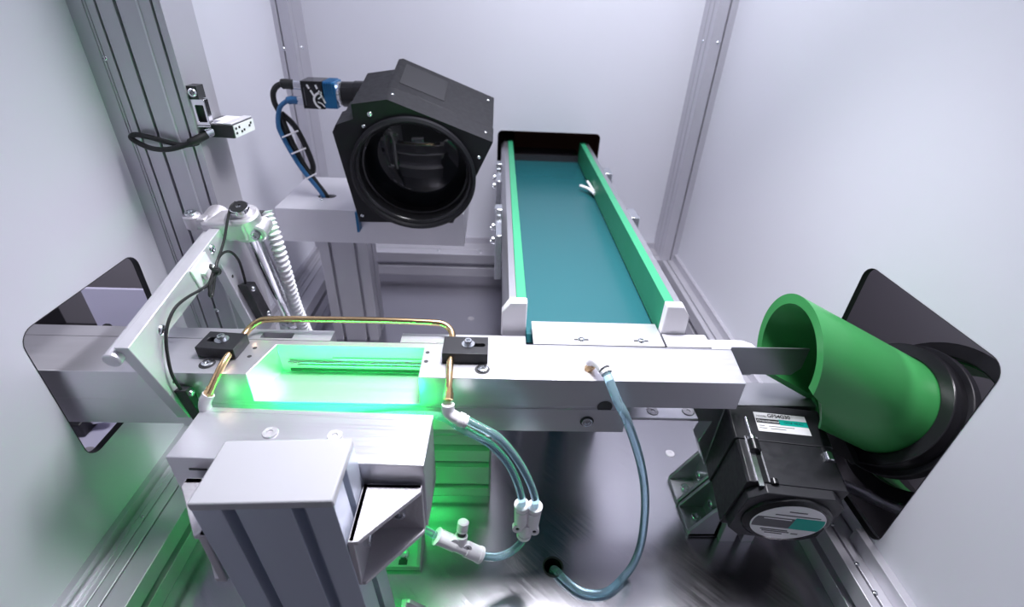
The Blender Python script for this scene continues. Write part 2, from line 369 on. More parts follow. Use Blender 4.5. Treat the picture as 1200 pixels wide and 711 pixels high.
# ================================================================== TRACK BEAM
ZB = 18.5; YF = 25.4; YB = 29.3
bt = thing('track_beam', 'long brushed aluminium track beam with a green-lit pocket, crossing from left cut-out to green pipe', 'beam', (-8, 27.4, 13.7))
up = [(-40, YF), (-16.05, YF), (-15.3, 28.65), (-4.8, 28.65), (-4.8, YF), (17.55, YF), (18.05, YB - 0.12), (-40, YB - 0.12)]
build('upper_rail', MB().prism(up, 'z', 16.1, ZB), 'alu_x', bt, 0.03)
build('lower_rail', MB().prism([(-40, YF), (9.75, YF), (9.75, YB - 0.12), (-40, YB - 0.12)], 'z', 13.85, 16.1), 'alu_x', bt, 0.02)
build('rear_rail', MB().panel('z', 14.5, ZB - 0.02, (-40, -11.7, 29.25, 30.5), (-16.8, -14.5, 29.45, 30.1), 0.05, 1), 'alu_x', bt)
build('rear_rail', MB().box(-6.65, 2.6, 29.25, 30.4, 14.5, ZB - 0.02), 'alu_x', bt, 0.03)
build('rear_rail', MB().prism([(13.2, 29.25), (20.3, 29.25), (20.0, 30.1), (19.4, 30.5), (13.2, 30.5)], 'z', 16.0, ZB - 0.02), 'alu_matt', bt, 0.05)
build('rear_step', MB().box(13.2, 16.6, 29.3, 30.9, 16.0, ZB + 0.12), 'alu_matt', bt, 0.05)
build('guide_blade', MB().prism([(-4, 16.2), (23.4, 16.2), (24.0, 16.9), (24.0, 18.75), (18, 18.75), (18, ZB + 0.02), (-4, ZB + 0.02)], 'y', 29.17, 29.27), 'alu_dark', bt)
# slot and needle rods in the back wall of the pocket
build('slot', MB().box(-14.7, -5.0, 28.6, 28.66, 16.15, 16.38), 'slot', bt)
build('needle_rod', MB().cyl((-14.4, 28.5, 17.05), (-4.8, 28.5, 17.05), 0.09, 12), 'chrome', bt)
build('needle_rod', MB().cyl((-14.1, 28.55, 16.72), (-4.8, 28.55, 16.72), 0.07, 12), 'alu_x', bt)
build('needle_tip', MB().lathe([(0.05, 0), (0.16, 0.08), (0.16, 0.3), (0.08, 0.36)], (-14.7, 28.5, 17.05), (1, 0, 0), 14), 'zinc', bt)
sc = build('scale_strip', MB().box(-11.5, -4.9, 28.56, 28.66, 17.22, 17.42), 'alu_matt', bt)
for x, y in ((-16.62, 28.2), (-16.6, 27.25), (-4.5, 28.1), (-4.48, 27.1)):
    build('tapped_hole', MB().lathe([(0.02, 0.004), (0.14, 0.004), (0.15, 0.012)], (x, y, ZB), (0, 0, 1), 16), 'slot', bt)
for x, y in ((-19.0, 26.35), (-0.55, 26.35)):
    build('counterbore', MB().lathe([(0.02, 0.005), (0.5, 0.005), (0.52, 0.015)], (x, y, ZB), (0, 0, 1), 24), 'slot', bt)
    screw(bt, (x + 0.03, y + 0.02, ZB + 0.01), (0, 0, 1), 0.38, 0.16, 'socket')
# bores in the front face
build('bore', MB().lathe([(0.02, 0.004), (0.52, 0.004), (0.54, 0.015)], (8.1, YF - 0.02, 16.15), (0, -1, 0), 24), 'slot', bt)
build('bore', MB().lathe([(0.02, 0.004), (0.48, 0.004), (0.5, 0.015)], (7.0, YF - 0.065, 14.75), (0, -1, 0), 24), 'slot', bt)
screw(bt, (7.0, YF - 0.07, 14.75), (0, -1, 0), 0.38, 0.2, 'socket')
build('face_plate', MB().box(-21.4, 9.75, YF - 0.06, YF + 0.01, 13.7, 15.85), 'alu_x', bt)
# strut of the beam: stacked grooved profile on the base plate
sp = thing('support_profile', 'low horizontal slotted profile on base plate below the beam, behind the blue tubes', 'profile', (-10, 31, 0))
build('extrusion', profile(MB(), 4.0, 8.0, {'l': [(2.55, 0.8, 1.0), (0.4, 0.8, 1.0), (-2.6, 0.6, 0.9)]}, 'x', -20.0, 0.1, 32.0, 4.0), 'alu', sp, 0.03)
build('spacer', MB().box(-20, -0.2, 30.2, 31.4, 8.0, 14.5), 'alu', sp)
build('end_cap', MB().box(0.1, 0.28, 30.0, 34.0, 0.0, 8.0), 'alu_dark', sp)
# plate under the overhang
up_ = thing('base_mount', 'flat aluminium mounting plate with two screws below the beam overhang', 'plate', (13, 30, 0))
build('plate', MB().box(9.4, 16.9, 28.5, 33.0, 11.75, 12.0), 'alu_x', up_, 0.04)
for x in (13.35, 16.3): screw(up_, (x, 29.3, 12.0), (0, 0, 1), 0.5, 0.08, 'flat', 'cast')
build('side_block', MB().box(16.9, 19.35, 29.6, 32.4, 10.6, 12.6), 'alu_dark', up_, 0.04)

# ================================================================== CLAMPS AND BRASS TUBE
def tube_clamp(x0, x1, y0, y1, sx, sy, slot, label):
    c = thing('tube_clamp', label, 'clamp', ((x0 + x1) / 2, (y0 + y1) / 2, ZB), 'black clamps holding the brass tube')
    build('block', MB().panel('z', ZB + 0.01, ZB + 0.85, (x0, x1, y0, y1), slot, 0.19, 4), 'black', c, 0.04)
    build('washer', MB().ring(0.2, 0.46, 0, 0.07, (sx, sy, ZB + 0.85), (0, 0, 1), 28), 'zinc', c)
    screw(c, (sx, sy, ZB + 0.92), (0, 0, 1), 0.27, 0.32, 'socket')
    return c
c = tube_clamp(-19.9, -17.25, 26.95, 28.85, -18.55, 27.95, (-19.55, -18.15, 27.7, 28.2), 'black clamp block with washer and screw on beam, left of the pocket')
c.rotation_euler.z = math.radians(-4)
c = tube_clamp(-3.35, -0.2, 26.95, 28.95, -1.6, 28.05, (-1.95, -0.4, 27.8, 28.2), 'black clamp block with washer and screw on beam, right of the pocket')
br = thing('brass_air_tube', 'thin bent brass tube arching behind the pocket between the two black clamps', 'tube', (-10, 28, 18.5))
build('pipe', MB().tube([(-18.1, 24.2, 17.75), (-17.85, 25.6, 18.55), (-17.7, 26.6, 18.93), (-17.65, 27.9, 18.95), (-17.6, 28.9, 19.0), (-17.4, 29.6, 19.2), (-16.9, 30.1, 19.45), (-16.0, 30.3, 19.55),
      (-12.0, 30.35, 19.6), (-8.0, 30.4, 19.6), (-4.6, 30.45, 19.5), (-3.6, 30.4, 19.4), (-3.0, 29.95, 19.2), (-2.8, 29.2, 19.0), (-2.78, 28, 18.95), (-2.76, 26.6, 18.9), (-2.72, 25.4, 18.5), (-2.7, 24.05, 17.75)], 0.24, 14, 5), 'brass', br)
for x, y, z in ((-18.15, 24.3, 17.8), (-2.7, 24.35, 18.02)):
    build('nut', MB().lathe([(0.26, 0), (0.33, 0.04), (0.33, 0.5), (0.27, 0.55), (0.27, 0.8)], (x, y - 0.3, z - 0.25), (0.0, 0.88, 0.48), 6), 'brass', br)

def elbow(p_in, p_mid, p_out, label, r=0.42):
    e = thing('elbow_fitting', label, 'fitting', p_mid, 'white elbow fittings')
    a = Vector(p_in); b_ = Vector(p_mid); d = Vector(p_out)
    build('body', MB().tube([a, a.lerp(b_, 0.6), b_.lerp(a.lerp(d, 0.5), 0.25), b_.lerp(d, 0.45), b_.lerp(d, 0.75)], r, 16, 5), 'white', e)
    ax = (d - b_).normalized(); L = (d - b_).length
    build('collar', MB().lathe([(r + 0.05, L * 0.55), (r + 0.07, L * 0.6), (r + 0.07, L * 0.86), (r - 0.02, L * 0.88), (r - 0.02, L * 0.92), (r + 0.03, L * 0.92), (r + 0.03, L), (0.32, L), (0.32, L * 0.9)], b_, ax, 20), 'white', e)
    build('release_ring', MB().ring(0.3, r, 0, 0.1, d, ax, 20), 'offwhite', e)
    return e
elbow((-18.1, 24.25, 17.75), (-18.5, 23.95, 17.0), (-18.3, 23.95, 15.6), 'white elbow fitting at the left end of the brass tube', 0.38)
elbow((-2.7, 23.95, 17.5), (-2.68, 23.75, 16.75), (-1.5, 23.55, 16.35), 'white elbow fitting at the right end of the brass tube, above the tubes')
e = thing('beam_fitting', 'white push-in fitting with brass thread on top of the beam', 'fitting', (7.2, 26.6, ZB))
build('thread', MB().cyl((6.75, 26.55, ZB), (7.05, 26.5, ZB + 0.5), 0.3, 6), 'brass', e)
build('body', MB().tube([(6.95, 26.75, ZB + 0.45), (7.15, 26.55, ZB + 0.85), (7.4, 26.1, ZB + 0.95), (7.65, 25.6, ZB + 0.85)], 0.42, 16, 5), 'white', e)
build('release_ring', MB().ring(0.3, 0.4, 0, 0.22, (7.7, 25.5, ZB + 0.8), (0.35, -0.85, -0.3), 20), 'offwhite', e)
build('gap_ring', MB().ring(0.3, 0.36, -0.1, 0.02, (7.7, 25.5, ZB + 0.8), (0.35, -0.85, -0.3), 20), 'slot', e)

# ================================================================== BLUE AIR TUBES, Y PIECE, VALVE
tag(build('air_tube', MB().tube([(7.72, 25.45, 19.28), (7.95, 24.6, 18.95), (8.3, 23.7, 18.3), (8.95, 23.0, 17.3), (10.5, 22.9, 13.5), (11.6, 22.9, 9.5), (12.25, 22.9, 5.0), (12.2, 22.7, 2.2), (11.5, 22.2, 0.65), (9.7, 20.95, 0.36), (7.8, 20.95, 0.36), (6.5, 21.9, 0.4), (5.75, 22.85, 0.2), (5.6, 23.1, -1.0)], 0.31, 14, 6), 'tube', org=(7.7, 25.4, 18.5)),
    'clear blue air tube hanging from the beam top down to the floor hole', 'air tube')
tag(build('air_tube', MB().tube([(-1.5, 23.6, 16.5), (-0.6, 23.2, 16.3), (0.7, 22.6, 15.9), (2.0, 22.2, 14.2), (2.9, 22.0, 12.2), (3.35, 22.0, 10.6), (3.45, 22.0, 9.7)], 0.27, 12, 6), 'tube', org=(-1.5, 23.6, 16.5)),
    'clear blue air tube from the right white elbow to the y-shaped connector', 'air tube')
tag(build('air_tube', MB().tube([(-18.3, 23.95, 15.5), (-17.8, 24.5, 14.3), (-14, 24.85, 14.6), (-8, 24.85, 15.4), (-4.5, 24.6, 15.9), (-3.0, 24.2, 16.0), (-1.8, 23.4, 15.85), (0.0, 22.7, 15.3), (1.3, 22.2, 14.0), (2.1, 22.0, 12.0), (2.45, 22.0, 10.3), (2.5, 22.0, 9.85)], 0.27, 12, 6), 'tube', org=(-18.3, 23.95, 15.5)),
    'clear blue air tube from behind the lamp block to the y-shaped connector', 'air tube')
tag(build('air_tube', MB().tube([(2.8, 22.0, 6.3), (2.6, 21.9, 5.4), (1.9, 21.6, 4.75), (0.9, 21.2, 4.75), (0.1, 20.9, 5.3), (-0.3, 20.7, 5.75)], 0.29, 12, 6), 'tube', org=(2.8, 22, 6.3)),
    'short clear blue air tube curving from the y-shaped connector to the valve', 'air tube')
tag(build('air_tube', MB().tube([(-3.55, 20.7, 8.2), (-4.2, 20.8, 8.7), (-5.2, 21.2, 9.2), (-6.5, 22, 9.4), (-8.5, 23.0, 9.0), (-10, 23.0, 5.0), (-10.2, 23.0, 0.0)], 0.27, 12, 6), 'tube', org=(-3.5, 20.7, 8.2)),
    'clear blue air tube running from the valve behind the grey post', 'air tube')
yp = thing('y_connector', 'white y-shaped push-in connector joining the blue tubes', 'fitting', (2.9, 22, 8.0))
def barrel(mb, p0, p1, r):
    d = Vector(p1) - Vector(p0); L = d.length
    return mb.lathe([(r * 0.8, 0), (r, 0.06), (r, L * 0.74), (r * 0.86, L * 0.76), (r * 0.86, L * 0.82), (r * 1.04, L * 0.82), (r * 1.04, L * 0.98), (r * 0.7, L)], p0, d, 20)
build('barrel', barrel(MB(), (2.55, 22, 7.75), (2.47, 22, 9.95), 0.53), 'white', yp)
build('barrel', barrel(MB(), (3.3, 22, 7.65), (3.42, 22, 9.8), 0.53), 'white', yp)
build('barrel', barrel(MB(), (2.95, 22, 8.0), (2.8, 22, 6.2), 0.53), 'white', yp)
for a, b_ in (((2.25, 21.75, 7.6), 0), ((3.5, 21.75, 7.3), 0)):
    build('eyelet', MB().ring(0.15, 0.36, -0.2, 0.2, a, (0, -1, 0.15), 18), 'white', yp)
    build('eyelet_bore', MB().cyl((a[0], a[1] + 0.1, a[2]), (a[0], a[1] - 0.12, a[2] + 0.02), 0.15, 14), 'slot', yp)
build('web', MB().box(2.3, 3.45, 21.8, 22.2, 7.3, 8.0), 'white', yp, 0.1)
va = thing('flow_valve', 'white speed-control valve with a small round knob on the blue tube', 'valve', (-1.9, 20.7, 7.0))
A, B = Vector((-0.2, 20.6, 5.85)), Vector((-3.5, 20.7, 8.15)); D = (A - B).normalized()
build('body', MB().lathe([(0.45, 0), (0.62, 0.05), (0.62, 0.14), (0.56, 0.16), (0.56, 1.6), (0.5, 1.65), (0.5, 2.5), (0.56, 2.55), (0.56, 3.6), (0.6, 3.62), (0.6, 3.85), (0.42, 3.95)], B, D, 22), 'white', va)
C0 = B + D * 2.0; UPV = Vector((0.12, 0.3, 0.95)).normalized()
build('neck', MB().cyl(C0, C0 + UPV * 0.95, 0.46, 18, 0.05), 'white', va)
build('knob_stem', MB().cyl(C0 + UPV * 0.9, C0 + UPV * 1.5, 0.3, 16), 'slot', va)
build('knob', MB().lathe([(0.25, 0.1), (0.4, 0.14), (0.4, 0.24), (0.33, 0.26), (0.33, 0.36), (0.4, 0.38), (0.4, 0.85), (0.3, 0.95)], C0 + UPV * 1.15, UPV, 20), 'white', va)
SD = D.cross(UPV).normalized()
FR = UPV.cross(D); FR = FR if FR.y < 0 else -FR
for k in (-0.55, 0.55):
    p = C0 + D * k + UPV * 0.35 + FR * 0.35
    build('eyelet', MB().ring(0.14, 0.32, -0.3, 0.12, p, FR, 18), 'white', va)
    build('eyelet_bore', MB().cyl(p - FR * 0.2, p + FR * 0.06, 0.14, 14), 'slot', va)
build('indicator', MB().add([B + D * a + UPV * b_ + FR * c_ for a, b_, c_ in ((0.3, 0.1, 0.5), (1.3, 0.1, 0.5), (1.3, 0.5, 0.3), (0.3, 0.5, 0.3), (0.3, 0.1, 0.1), (1.3, 0.1, 0.1), (1.3, 0.5, -0.2), (0.3, 0.5, -0.2))],
      [(0, 1, 2, 3), (4, 7, 6, 5), (0, 4, 5, 1), (3, 2, 6, 7), (0, 3, 7, 4), (1, 5, 6, 2)]), 'white', va, 0.05)
g = thing('cable_grommet', 'black rubber grommet lining the round hole in base plate', 'grommet', (5.65, 23.18, 0))
build('rim', MB().ring(0.74, 0.88, 0.0, 0.07, (5.65, 23.18, 0), (0, 0, 1), 32), 'rubber', g)
build('sleeve', MB().lathe([(0.02, -3.0), (0.78, -3.0), (0.78, 0.02)], (5.65, 23.18, 0), (0, 0, 1), 32, False), 'gloss_black', g)

# ================================================================== LAMP BLOCK, ITS POST AND BRACKETS
lb = thing('lamp_block', 'brushed aluminium lamp block with two screws, in front of the pocket', 'lamp', (-11.2, 21.6, 11.0))
lb.rotation_euler.z = math.radians(-1.6)
build('housing', MB().prism([(-18.7, 19.75), (-3.7, 19.75), (-3.7, 23.5), (-18.7, 23.5)], 'z', 11.0, 16.8), 'alu_x', lb, 0.05)
build('groove', MB().box(-17.6, -15.0, 19.72, 19.8, 15.75, 15.9), 'slot', lb)
build('led_strip', MB().prism([(23.5, 16.05), (23.72, 16.1), (23.72, 16.62), (23.5, 16.62)], 'x', -15.6, -5.0), 'led', lb, label='green glowing led strip on the rear side')
build('lip', MB().box(-18.7, -3.7, 23.48, 23.86, 16.62, 16.8), 'alu_x', lb)
build('led_diffuser', MB().box(-15.6, -5.0, 23.5, 23.62, 13.5, 15.9), 'led_soft', lb)
build('led_diffuser', MB().box(-16.0, -4.2, 20.6, 23.0, 10.9, 11.0), 'glow_under', lb)  # glowing sheet added under the block to light the floor
for x, y in ((-13.5, 21.85), (-9.5, 21.78)): screw(lb, (x, y, 16.8), (0, 0, 1), 0.5, 0.1, 'flat', 'cast')
pp = thing('slotted_post', 'pale grey double-slot profile post with flat cap in the foreground', 'post', (-11.2, 17.65, 0))
pp.rotation_euler.y = math.radians(-3.0)
def px(x): return x + 0.98        # foot of the leaning post lies to the right of its head
build('extrusion', profile(MB(), 7.1, 4.0, {'b': [(-1.72, 0.72, 1.0), (1.75, 0.72, 1.0)], 't': [(-1.75, 0.7, 1.0), (1.75, 0.7, 1.0)], 'r': [(0.0, 0.7, 1.0)], 'l': [(0, 0.7, 1.0)]}, 'z', 0.0, 18.15, -11.2 + 0.98, 17.65), 'post', pp, 0.04)
build('end_cap', MB().box(-14.78 + 0.98, -7.62 + 0.98, 15.6, 19.7, 18.15, 18.7), 'cap_grey', pp, 0.1)
def angle_bracket(name, corner, ea, eb, la, lb_, width, label, group=None, mt='cast', heads=True, th=0.42):
    """die-cast gusset bracket: legs along ea and eb from the inner corner, webs closing both sides"""
    ea = Vector(ea); eb = Vector(eb); ew = ea.cross(eb).normalized(); o = Vector(corner)
    t = thing(name, label, 'bracket', corner, group)
    T = Matrix((ea, eb, ew)).transposed().to_4x4(); T.translation = o
    def mbn():
        q = MB(); q.T = T; return q
    w2 = width / 2
    build('leg', mbn().box(0, la, 0, th, -w2, w2), mt, t, 0.06)
    build('leg', mbn().box(0, th, 0, lb_, -w2, w2), mt, t, 0.06)
    for s in (-1, 1):
        z0, z1 = (w2 - 0.32, w2) if s > 0 else (-w2, -w2 + 0.32)
        build('web', mbn().prism([(0.02, 0.02), (la - 0.02, 0.02), (la - 0.02, th + 0.2), (th + 0.2, lb_ - 0.02), (0.02, lb_ - 0.02)], 'z', z0, z1), mt, t, 0.05)
    if heads:
        screw(t, o + ea * (la * 0.58) + eb * th, eb, 0.42, 0.4, 'socket')
        screw(t, o + eb * (lb_ * 0.58) + ea * th, ea, 0.42, 0.4, 'socket')
    return t
angle_bracket('angle_bracket', (-7.4, 19.45, 13.2), (1, 0, 0), (0, -1, 0), 3.5, 3.75, 4.2, 'cast corner bracket right of the grey post, under the lamp block', 'cast corner brackets of the grey post', th=0.35)
angle_bracket('angle_bracket', (-14.75, 19.5, 13.4), (-1, 0, 0), (0, -1, 0), 2.9, 3.7, 4.4, 'cast corner bracket left of the grey post, mostly hidden', 'cast corner brackets of the grey post', heads=False)
fb = thing('foot_bracket', 'small cast foot bracket with bolt on base plate, lit green, beside the post', 'bracket', (-6.6, 23.6, 0))
build('base', MB().box(-8.6, -5.3, 22.8, 25.8, 0, 0.6), 'cast', fb, 0.06)
build('upright', MB().box(-8.6, -5.3, 25.2, 25.8, 0.6, 3.2), 'cast', fb, 0.06)
build('web', MB().prism([(22.8, 0.5), (25.4, 0.5), (25.4, 3.2), (23.2, 0.9)], 'x', -5.6, -5.3), 'cast', fb, 0.04)
build('slot', MB().box(-7.1, -6.4, 22.95, 23.4, 0.6, 0.62), 'slot', fb)
screw(fb, (-6.75, 23.75, 0.6), (0, 0, 1), 0.42, 0.45, 'socket')
fb = angle_bracket('angle_bracket', (-6.0, 17.6, 0.0), (1, 0, 0), (0, 0, 1), 3.0, 3.0, 3.0, 'cast foot bracket at the bottom of the grey post', 'cast corner brackets of the grey post')

# ================================================================== SENSOR GANTRY
SX = -20.5
sg = thing('sensor_gantry', 'upside-down u-shaped aluminium sensor plate hung over the left of the beam', 'bracket', (SX, 30, 22))
poly = [(22.76, 22.53), (35.43, 24.7), (36.9, 24.2), (37.9, 22.0), (38.9, 13.2), (36.2, 13.2), (33.6, 22.2), (30.4, 21.8), (26.2, 21.3), (25.35, 20.4), (25.0, 18.9), (25.3, 16.8), (25.3, 14.6), (24.95, 14.9), (24.3, 17.2)]
build('plate', MB().prism(poly, 'x', SX - 0.8, SX), 'alu_matt', sg, 0.04)
build('rod', MB().cyl((SX - 1.05, 22.5, 21.75), (SX - 1.05, 36.5, 24.15), 0.5, 28, 0.06), 'alu_matt', sg)
for y, z in ((25.65, 22.1), (33.1, 24.05), (32.8, 22.6)):
    screw(sg, (SX, y, z - 0.35), (1, 0, 0), 0.36, 0.16, 'button')
for y, z in ((24.9, 18.2), (34.6, 20.6), (25.7, 21.1)):
    build('hole', MB().lathe([(0.02, 0.004), (0.13, 0.004), (0.14, 0.012)], (SX, y, z), (1, 0, 0), 14), 'slot', sg)
# cross clamp
cc = thing('cross_clamp', 'cast aluminium cross clamp joining the two chrome rods', 'clamp', (-20.6, 35.8, 24))
d1 = Vector((0, 0.985, 0.174)); d2 = Vector((0, 0.30, -0.954))
build('barrel', MB().cyl(Vector((SX - 1.25, 35.1, 24.1)), Vector((SX - 1.25, 37.6, 24.55)), 0.95, 24, 0.12), 'cast', cc)
r2 = Vector((-19.15, 36.0, 24.9))
build('barrel', MB().cyl(r2 - d2 * 0.6, r2 + d2 * 1.5, 1.2, 24, 0.15), 'cast', cc)
build('bridge', MB().prism([(34.9, 23.5), (37.2, 23.6), (37.0, 25.2), (34.7, 25.0)], 'x', SX - 1.4, -18.7), 'cast', cc, 0.2, seg=3)
build('ear', MB().cyl((-22.7, 35.5, 24.3), (-22.7, 35.4, 25.4), 0.62, 20, 0.1), 'cast', cc)
build('ear', MB().box(-22.8, -21.6, 35.0, 36.0, 24.3, 25.2), 'cast', cc, 0.15)
build('ear', MB().cyl((-18.2, 35.4, 23.9), (-18.2, 37.0, 24.2), 0.7, 20, 0.1), 'cast', cc)
build('slit', MB().box(-18.75, -18.1, 35.6, 37.3, 25.05, 25.12), 'slot', cc)
screw(cc, (-22.7, 35.4, 25.4), (0, -0.1, 1), 0.42, 0.22, 'socket'); screw(cc, (-18.2, 35.38, 23.9), (0.1, -1, 0.1), 0.42, 0.2, 'socket')
st = thing('chrome_stand', 'slanted chrome rod with round flange carrying the cross clamp', 'rod', (-18.9, 40, 0))
build('rod', MB().cyl(r2 - d2 * 1.2, r2 + d2 * 12.2, 0.7, 24, 0.05), 'chrome', st)
build('rod_end', MB().ring(0.2, 0.62, 0, 0.05, r2 - d2 * 1.2, -d2, 20), 'rubber', st)
ft = r2 + d2 * 12.0
build('flange', MB().lathe([(0.75, -0.2), (1.05, 0), (1.15, 0.15), (1.15, 0.5)], ft, d2, 24), 'zinc', st)
build('pedestal', MB().box(-20.2, -18.5, ft.y - 0.4, ft.y + 1.6, 0.0, ft.z - 0.45), 'alu', st, 0.05)
# hose
hs = thing('corrugated_hose', 'pale grey corrugated cable hose beside the chrome rod', 'hose', (-17.8, 37, 0))
N = 30
path = smoothpath([(-18.2, 37.6, 24.9), (-17.75, 37.2, 23.2), (-17.55, 37.1, 21.0), (-17.6, 37.5, 18.5), (-17.75, 38.1, 16.0), (-17.8, 38.8, 13.6), (-17.8, 39.4, 11.5)], 12)
build('sheath', MB().tube(path, 0.5, 14, 3, rfun=lambda t: 0.48 + 0.1 * max(-0.4, math.cos(t * 2 * math.pi * N))), 'offwhite', hs)
build('hose_end', MB().cyl((-17.8, 39.35, 11.7), (-17.8, 39.6, 0.0), 0.6, 16), 'rubber', hs)
# through-beam sensors
for (pts, ax, label, sp_) in (
        (((24.55, 17.7), (25.3, 17.5), (26.0, 14.2), (25.2, 14.0)), 0, 'black light-barrier head on the front leg of the sensor plate', (24.95, 17.15)),
        (((34.85, 19.65), (36.25, 19.2), (37.6, 15.2), (36.2, 15.3)), 0, 'black light-barrier head on the rear leg of the sensor plate', (35.6, 18.9))):
    s_ = thing('light_barrier', label, 'sensor', (SX, pts[0][0], pts[0][1]), 'light barrier heads on the sensor plate')
    build('body', MB().prism(pts, 'x', SX, SX + 0.75), 'black', s_, 0.06)
    screw(s_, (SX + 0.75, sp_[0], sp_[1]), (1, 0, 0), 0.24, 0.2, 'button')
    q = (pts[2][0] * 0.5 + pts[3][0] * 0.5, (pts[2][1] + pts[3][1]) / 2)
    if q[0] > 30: screw(s_, (SX + 0.75, q[0] + 0.1, q[1] + 0.35), (1, 0, 0), 0.24, 0.2, 'button')
tm = thing('cable_tie_mount', 'white square cable-tie mount on the sensor plate', 'cable mount', (SX, 31, 22.8))
build('pad', MB().prism([(29.85, 23.6), (32.0, 24.05), (32.55, 22.4), (32.4, 22.0), (30.4, 21.75)], 'x', SX, SX + 0.15), 'white', tm, 0.04)
build('saddle', MB().prism([(30.7, 23.0), (31.8, 23.25), (31.95, 22.6), (30.9, 22.35)], 'x', SX + 0.15, SX + 0.45), 'white', tm, 0.06)
cz = thing('sensor_cable', 'thin black sensor cable knotted at the white mount, running to the front sensor', 'cable', (SX, 31, 22.5))
kx = SX + 0.62
build('wire', MB().tube([(-19.6, 36.2, 26.15), (-19.7, 35.6, 26.0), (-19.75, 34.9, 25.4), (-19.8, 33.6, 24.1), (kx, 32.0, 23.0), (kx, 31.2, 22.6), (kx, 30.5, 22.3), (kx - 0.15, 29.6, 22.3), (kx - 0.2, 28.3, 22.55), (kx - 0.25, 27.0, 22.6), (kx - 0.3, 26.0, 22.15), (kx - 0.3, 25.3, 21.4), (kx - 0.3, 24.85, 20.3), (kx - 0.3, 24.6, 19.0), (kx - 0.25, 24.75, 17.6)], 0.1, 8, 6), 'rubber', cz)
build('loop', MB().tube([(kx + 0.1, 31.5, 22.9), (kx + 0.2, 31.1, 22.5), (kx + 0.2, 30.6, 21.95), (kx + 0.2, 30.15, 21.55), (kx + 0.2, 29.9, 21.75), (kx + 0.2, 30.3, 22.25), (kx + 0.2, 30.9, 22.6), (kx + 0.2, 31.4, 22.75)], 0.1, 8, 6), 'rubber', cz)
build('tie', MB().tube([(kx + 0.25, 31.75, 22.85), (kx + 0.35, 31.3, 22.9), (kx + 0.35, 30.95, 23.15), (kx + 0.25, 30.9, 23.4), (kx + 0.2, 31.1, 23.5)], 0.1, 8, 5), 'rubber', cz)
build('knot', MB().lathe([(0.1, -0.25), (0.28, -0.15), (0.32, 0.0), (0.28, 0.15), (0.1, 0.25)], (kx + 0.2, 31.5, 22.75), (0, 0.8, -0.5), 12), 'rubber', cz)
tag(build('sensor_cable', MB().tube([(kx + 0.1, 31.6, 22.8), (kx, 32.3, 23.2), (kx, 33.2, 23.35), (kx, 34.2, 22.95), (kx, 34.9, 22.0), (kx - 0.1, 35.25, 20.9), (kx - 0.2, 35.4, 19.5)], 0.1, 8, 6), 'rubber', org=(SX, 33, 23)),
    'thin black sensor cable arching to the rear sensor', 'cable')

# ================================================================== SENSOR AMPLIFIER ON THE LEFT POST
am = thing('sensor_amplifier', 'small black and white sensor amplifier box on the broad left post', 'amplifier', (-22.4, 40.8, 30.4))
T = Matrix.Translation((-21.3, 40.9, 30.5)) @ Matrix.Rotation(math.radians(-6), 4, 'Z')
def mba():
    q = MB(); q.T = T; return q
build('case', mba().box(-1.25, 1.3, -1.25, 1.7, -0.5, 0.5), 'black', am, 0.08)
build('label_plate', mba().box(-0.8, 0.45, -1.0, 1.6, 0.5, 0.54), 'paper', am)
build('rail', mba().box(0.6, 1.25, -1.2, 1.75, 0.5, 0.62), 'alu_matt', am, 0.04)
build('front_panel', mba().box(1.3, 1.36, -1.15, 1.65, -0.45, 0.45), 'paper', am)
for y, z in ((-0.9, 0.2), (-0.9, -0.15), (-0.45, 0.22), (-0.2, -0.15), (0.15, -0.1), (0.95, 0.05), (1.2, 0.2)):
    build('button', mba().box(1.36, 1.39, y - 0.1, y + 0.1, z - 0.08, z + 0.08), 'ink', am)
build('clip', MB().panel('y', 38.9, 39.5, (-22.4, -21.4, 31.0, 32.9), (-22.15, -21.55, 31.3, 32.5), 0.05, 1), 'chrome', am, 0.03)
build('clip_inset', MB().box(-22.2, -21.5, 39.3, 39.5, 31.2, 32.6), 'slot', am)
build('clip_foot', MB().box(-22.4, -21.4, 38.9, 40.6, 30.95, 31.1), 'chrome', am)
build('clip_head', MB().box(-22.4, -21.7, 38.9, 39.9, 32.9, 33.8), 'slot', am)
screw(am, (-22.05, 38.9, 33.35), (0.2, -1, 0.1), 0.32, 0.2, 'button')
build('socket', mba().cyl((-0.5, -1.2, -0.05), (-0.75, -1.75, -0.1), 0.38, 18), 'zinc', am)
tag(build('amplifier_cable', MB().tube([(-22.0, 39.15, 30.35), (-22.6, 38.5, 30.05), (-23.3, 38.1, 29.75), (-24.4, 37.8, 29.5), (-25.6, 37.9, 29.5), (-26.6, 38.05, 29.85), (-27.0, 38.1, 30.2), (-26.6, 38.15, 30.4), (-25.6, 38.1, 30.25), (-24.6, 38.2, 29.95), (-23.7, 38.25, 29.72), (-23.0, 38.5, 29.75), (-22.5, 38.9, 29.8)], 0.2, 10, 6,
    rfun=lambda t: 0.3 if t < 0.13 else 0.19), 'rubber', org=(-22.4, 38.5, 30)), 'black cable with thick boot looping from the amplifier past the post', 'cable')

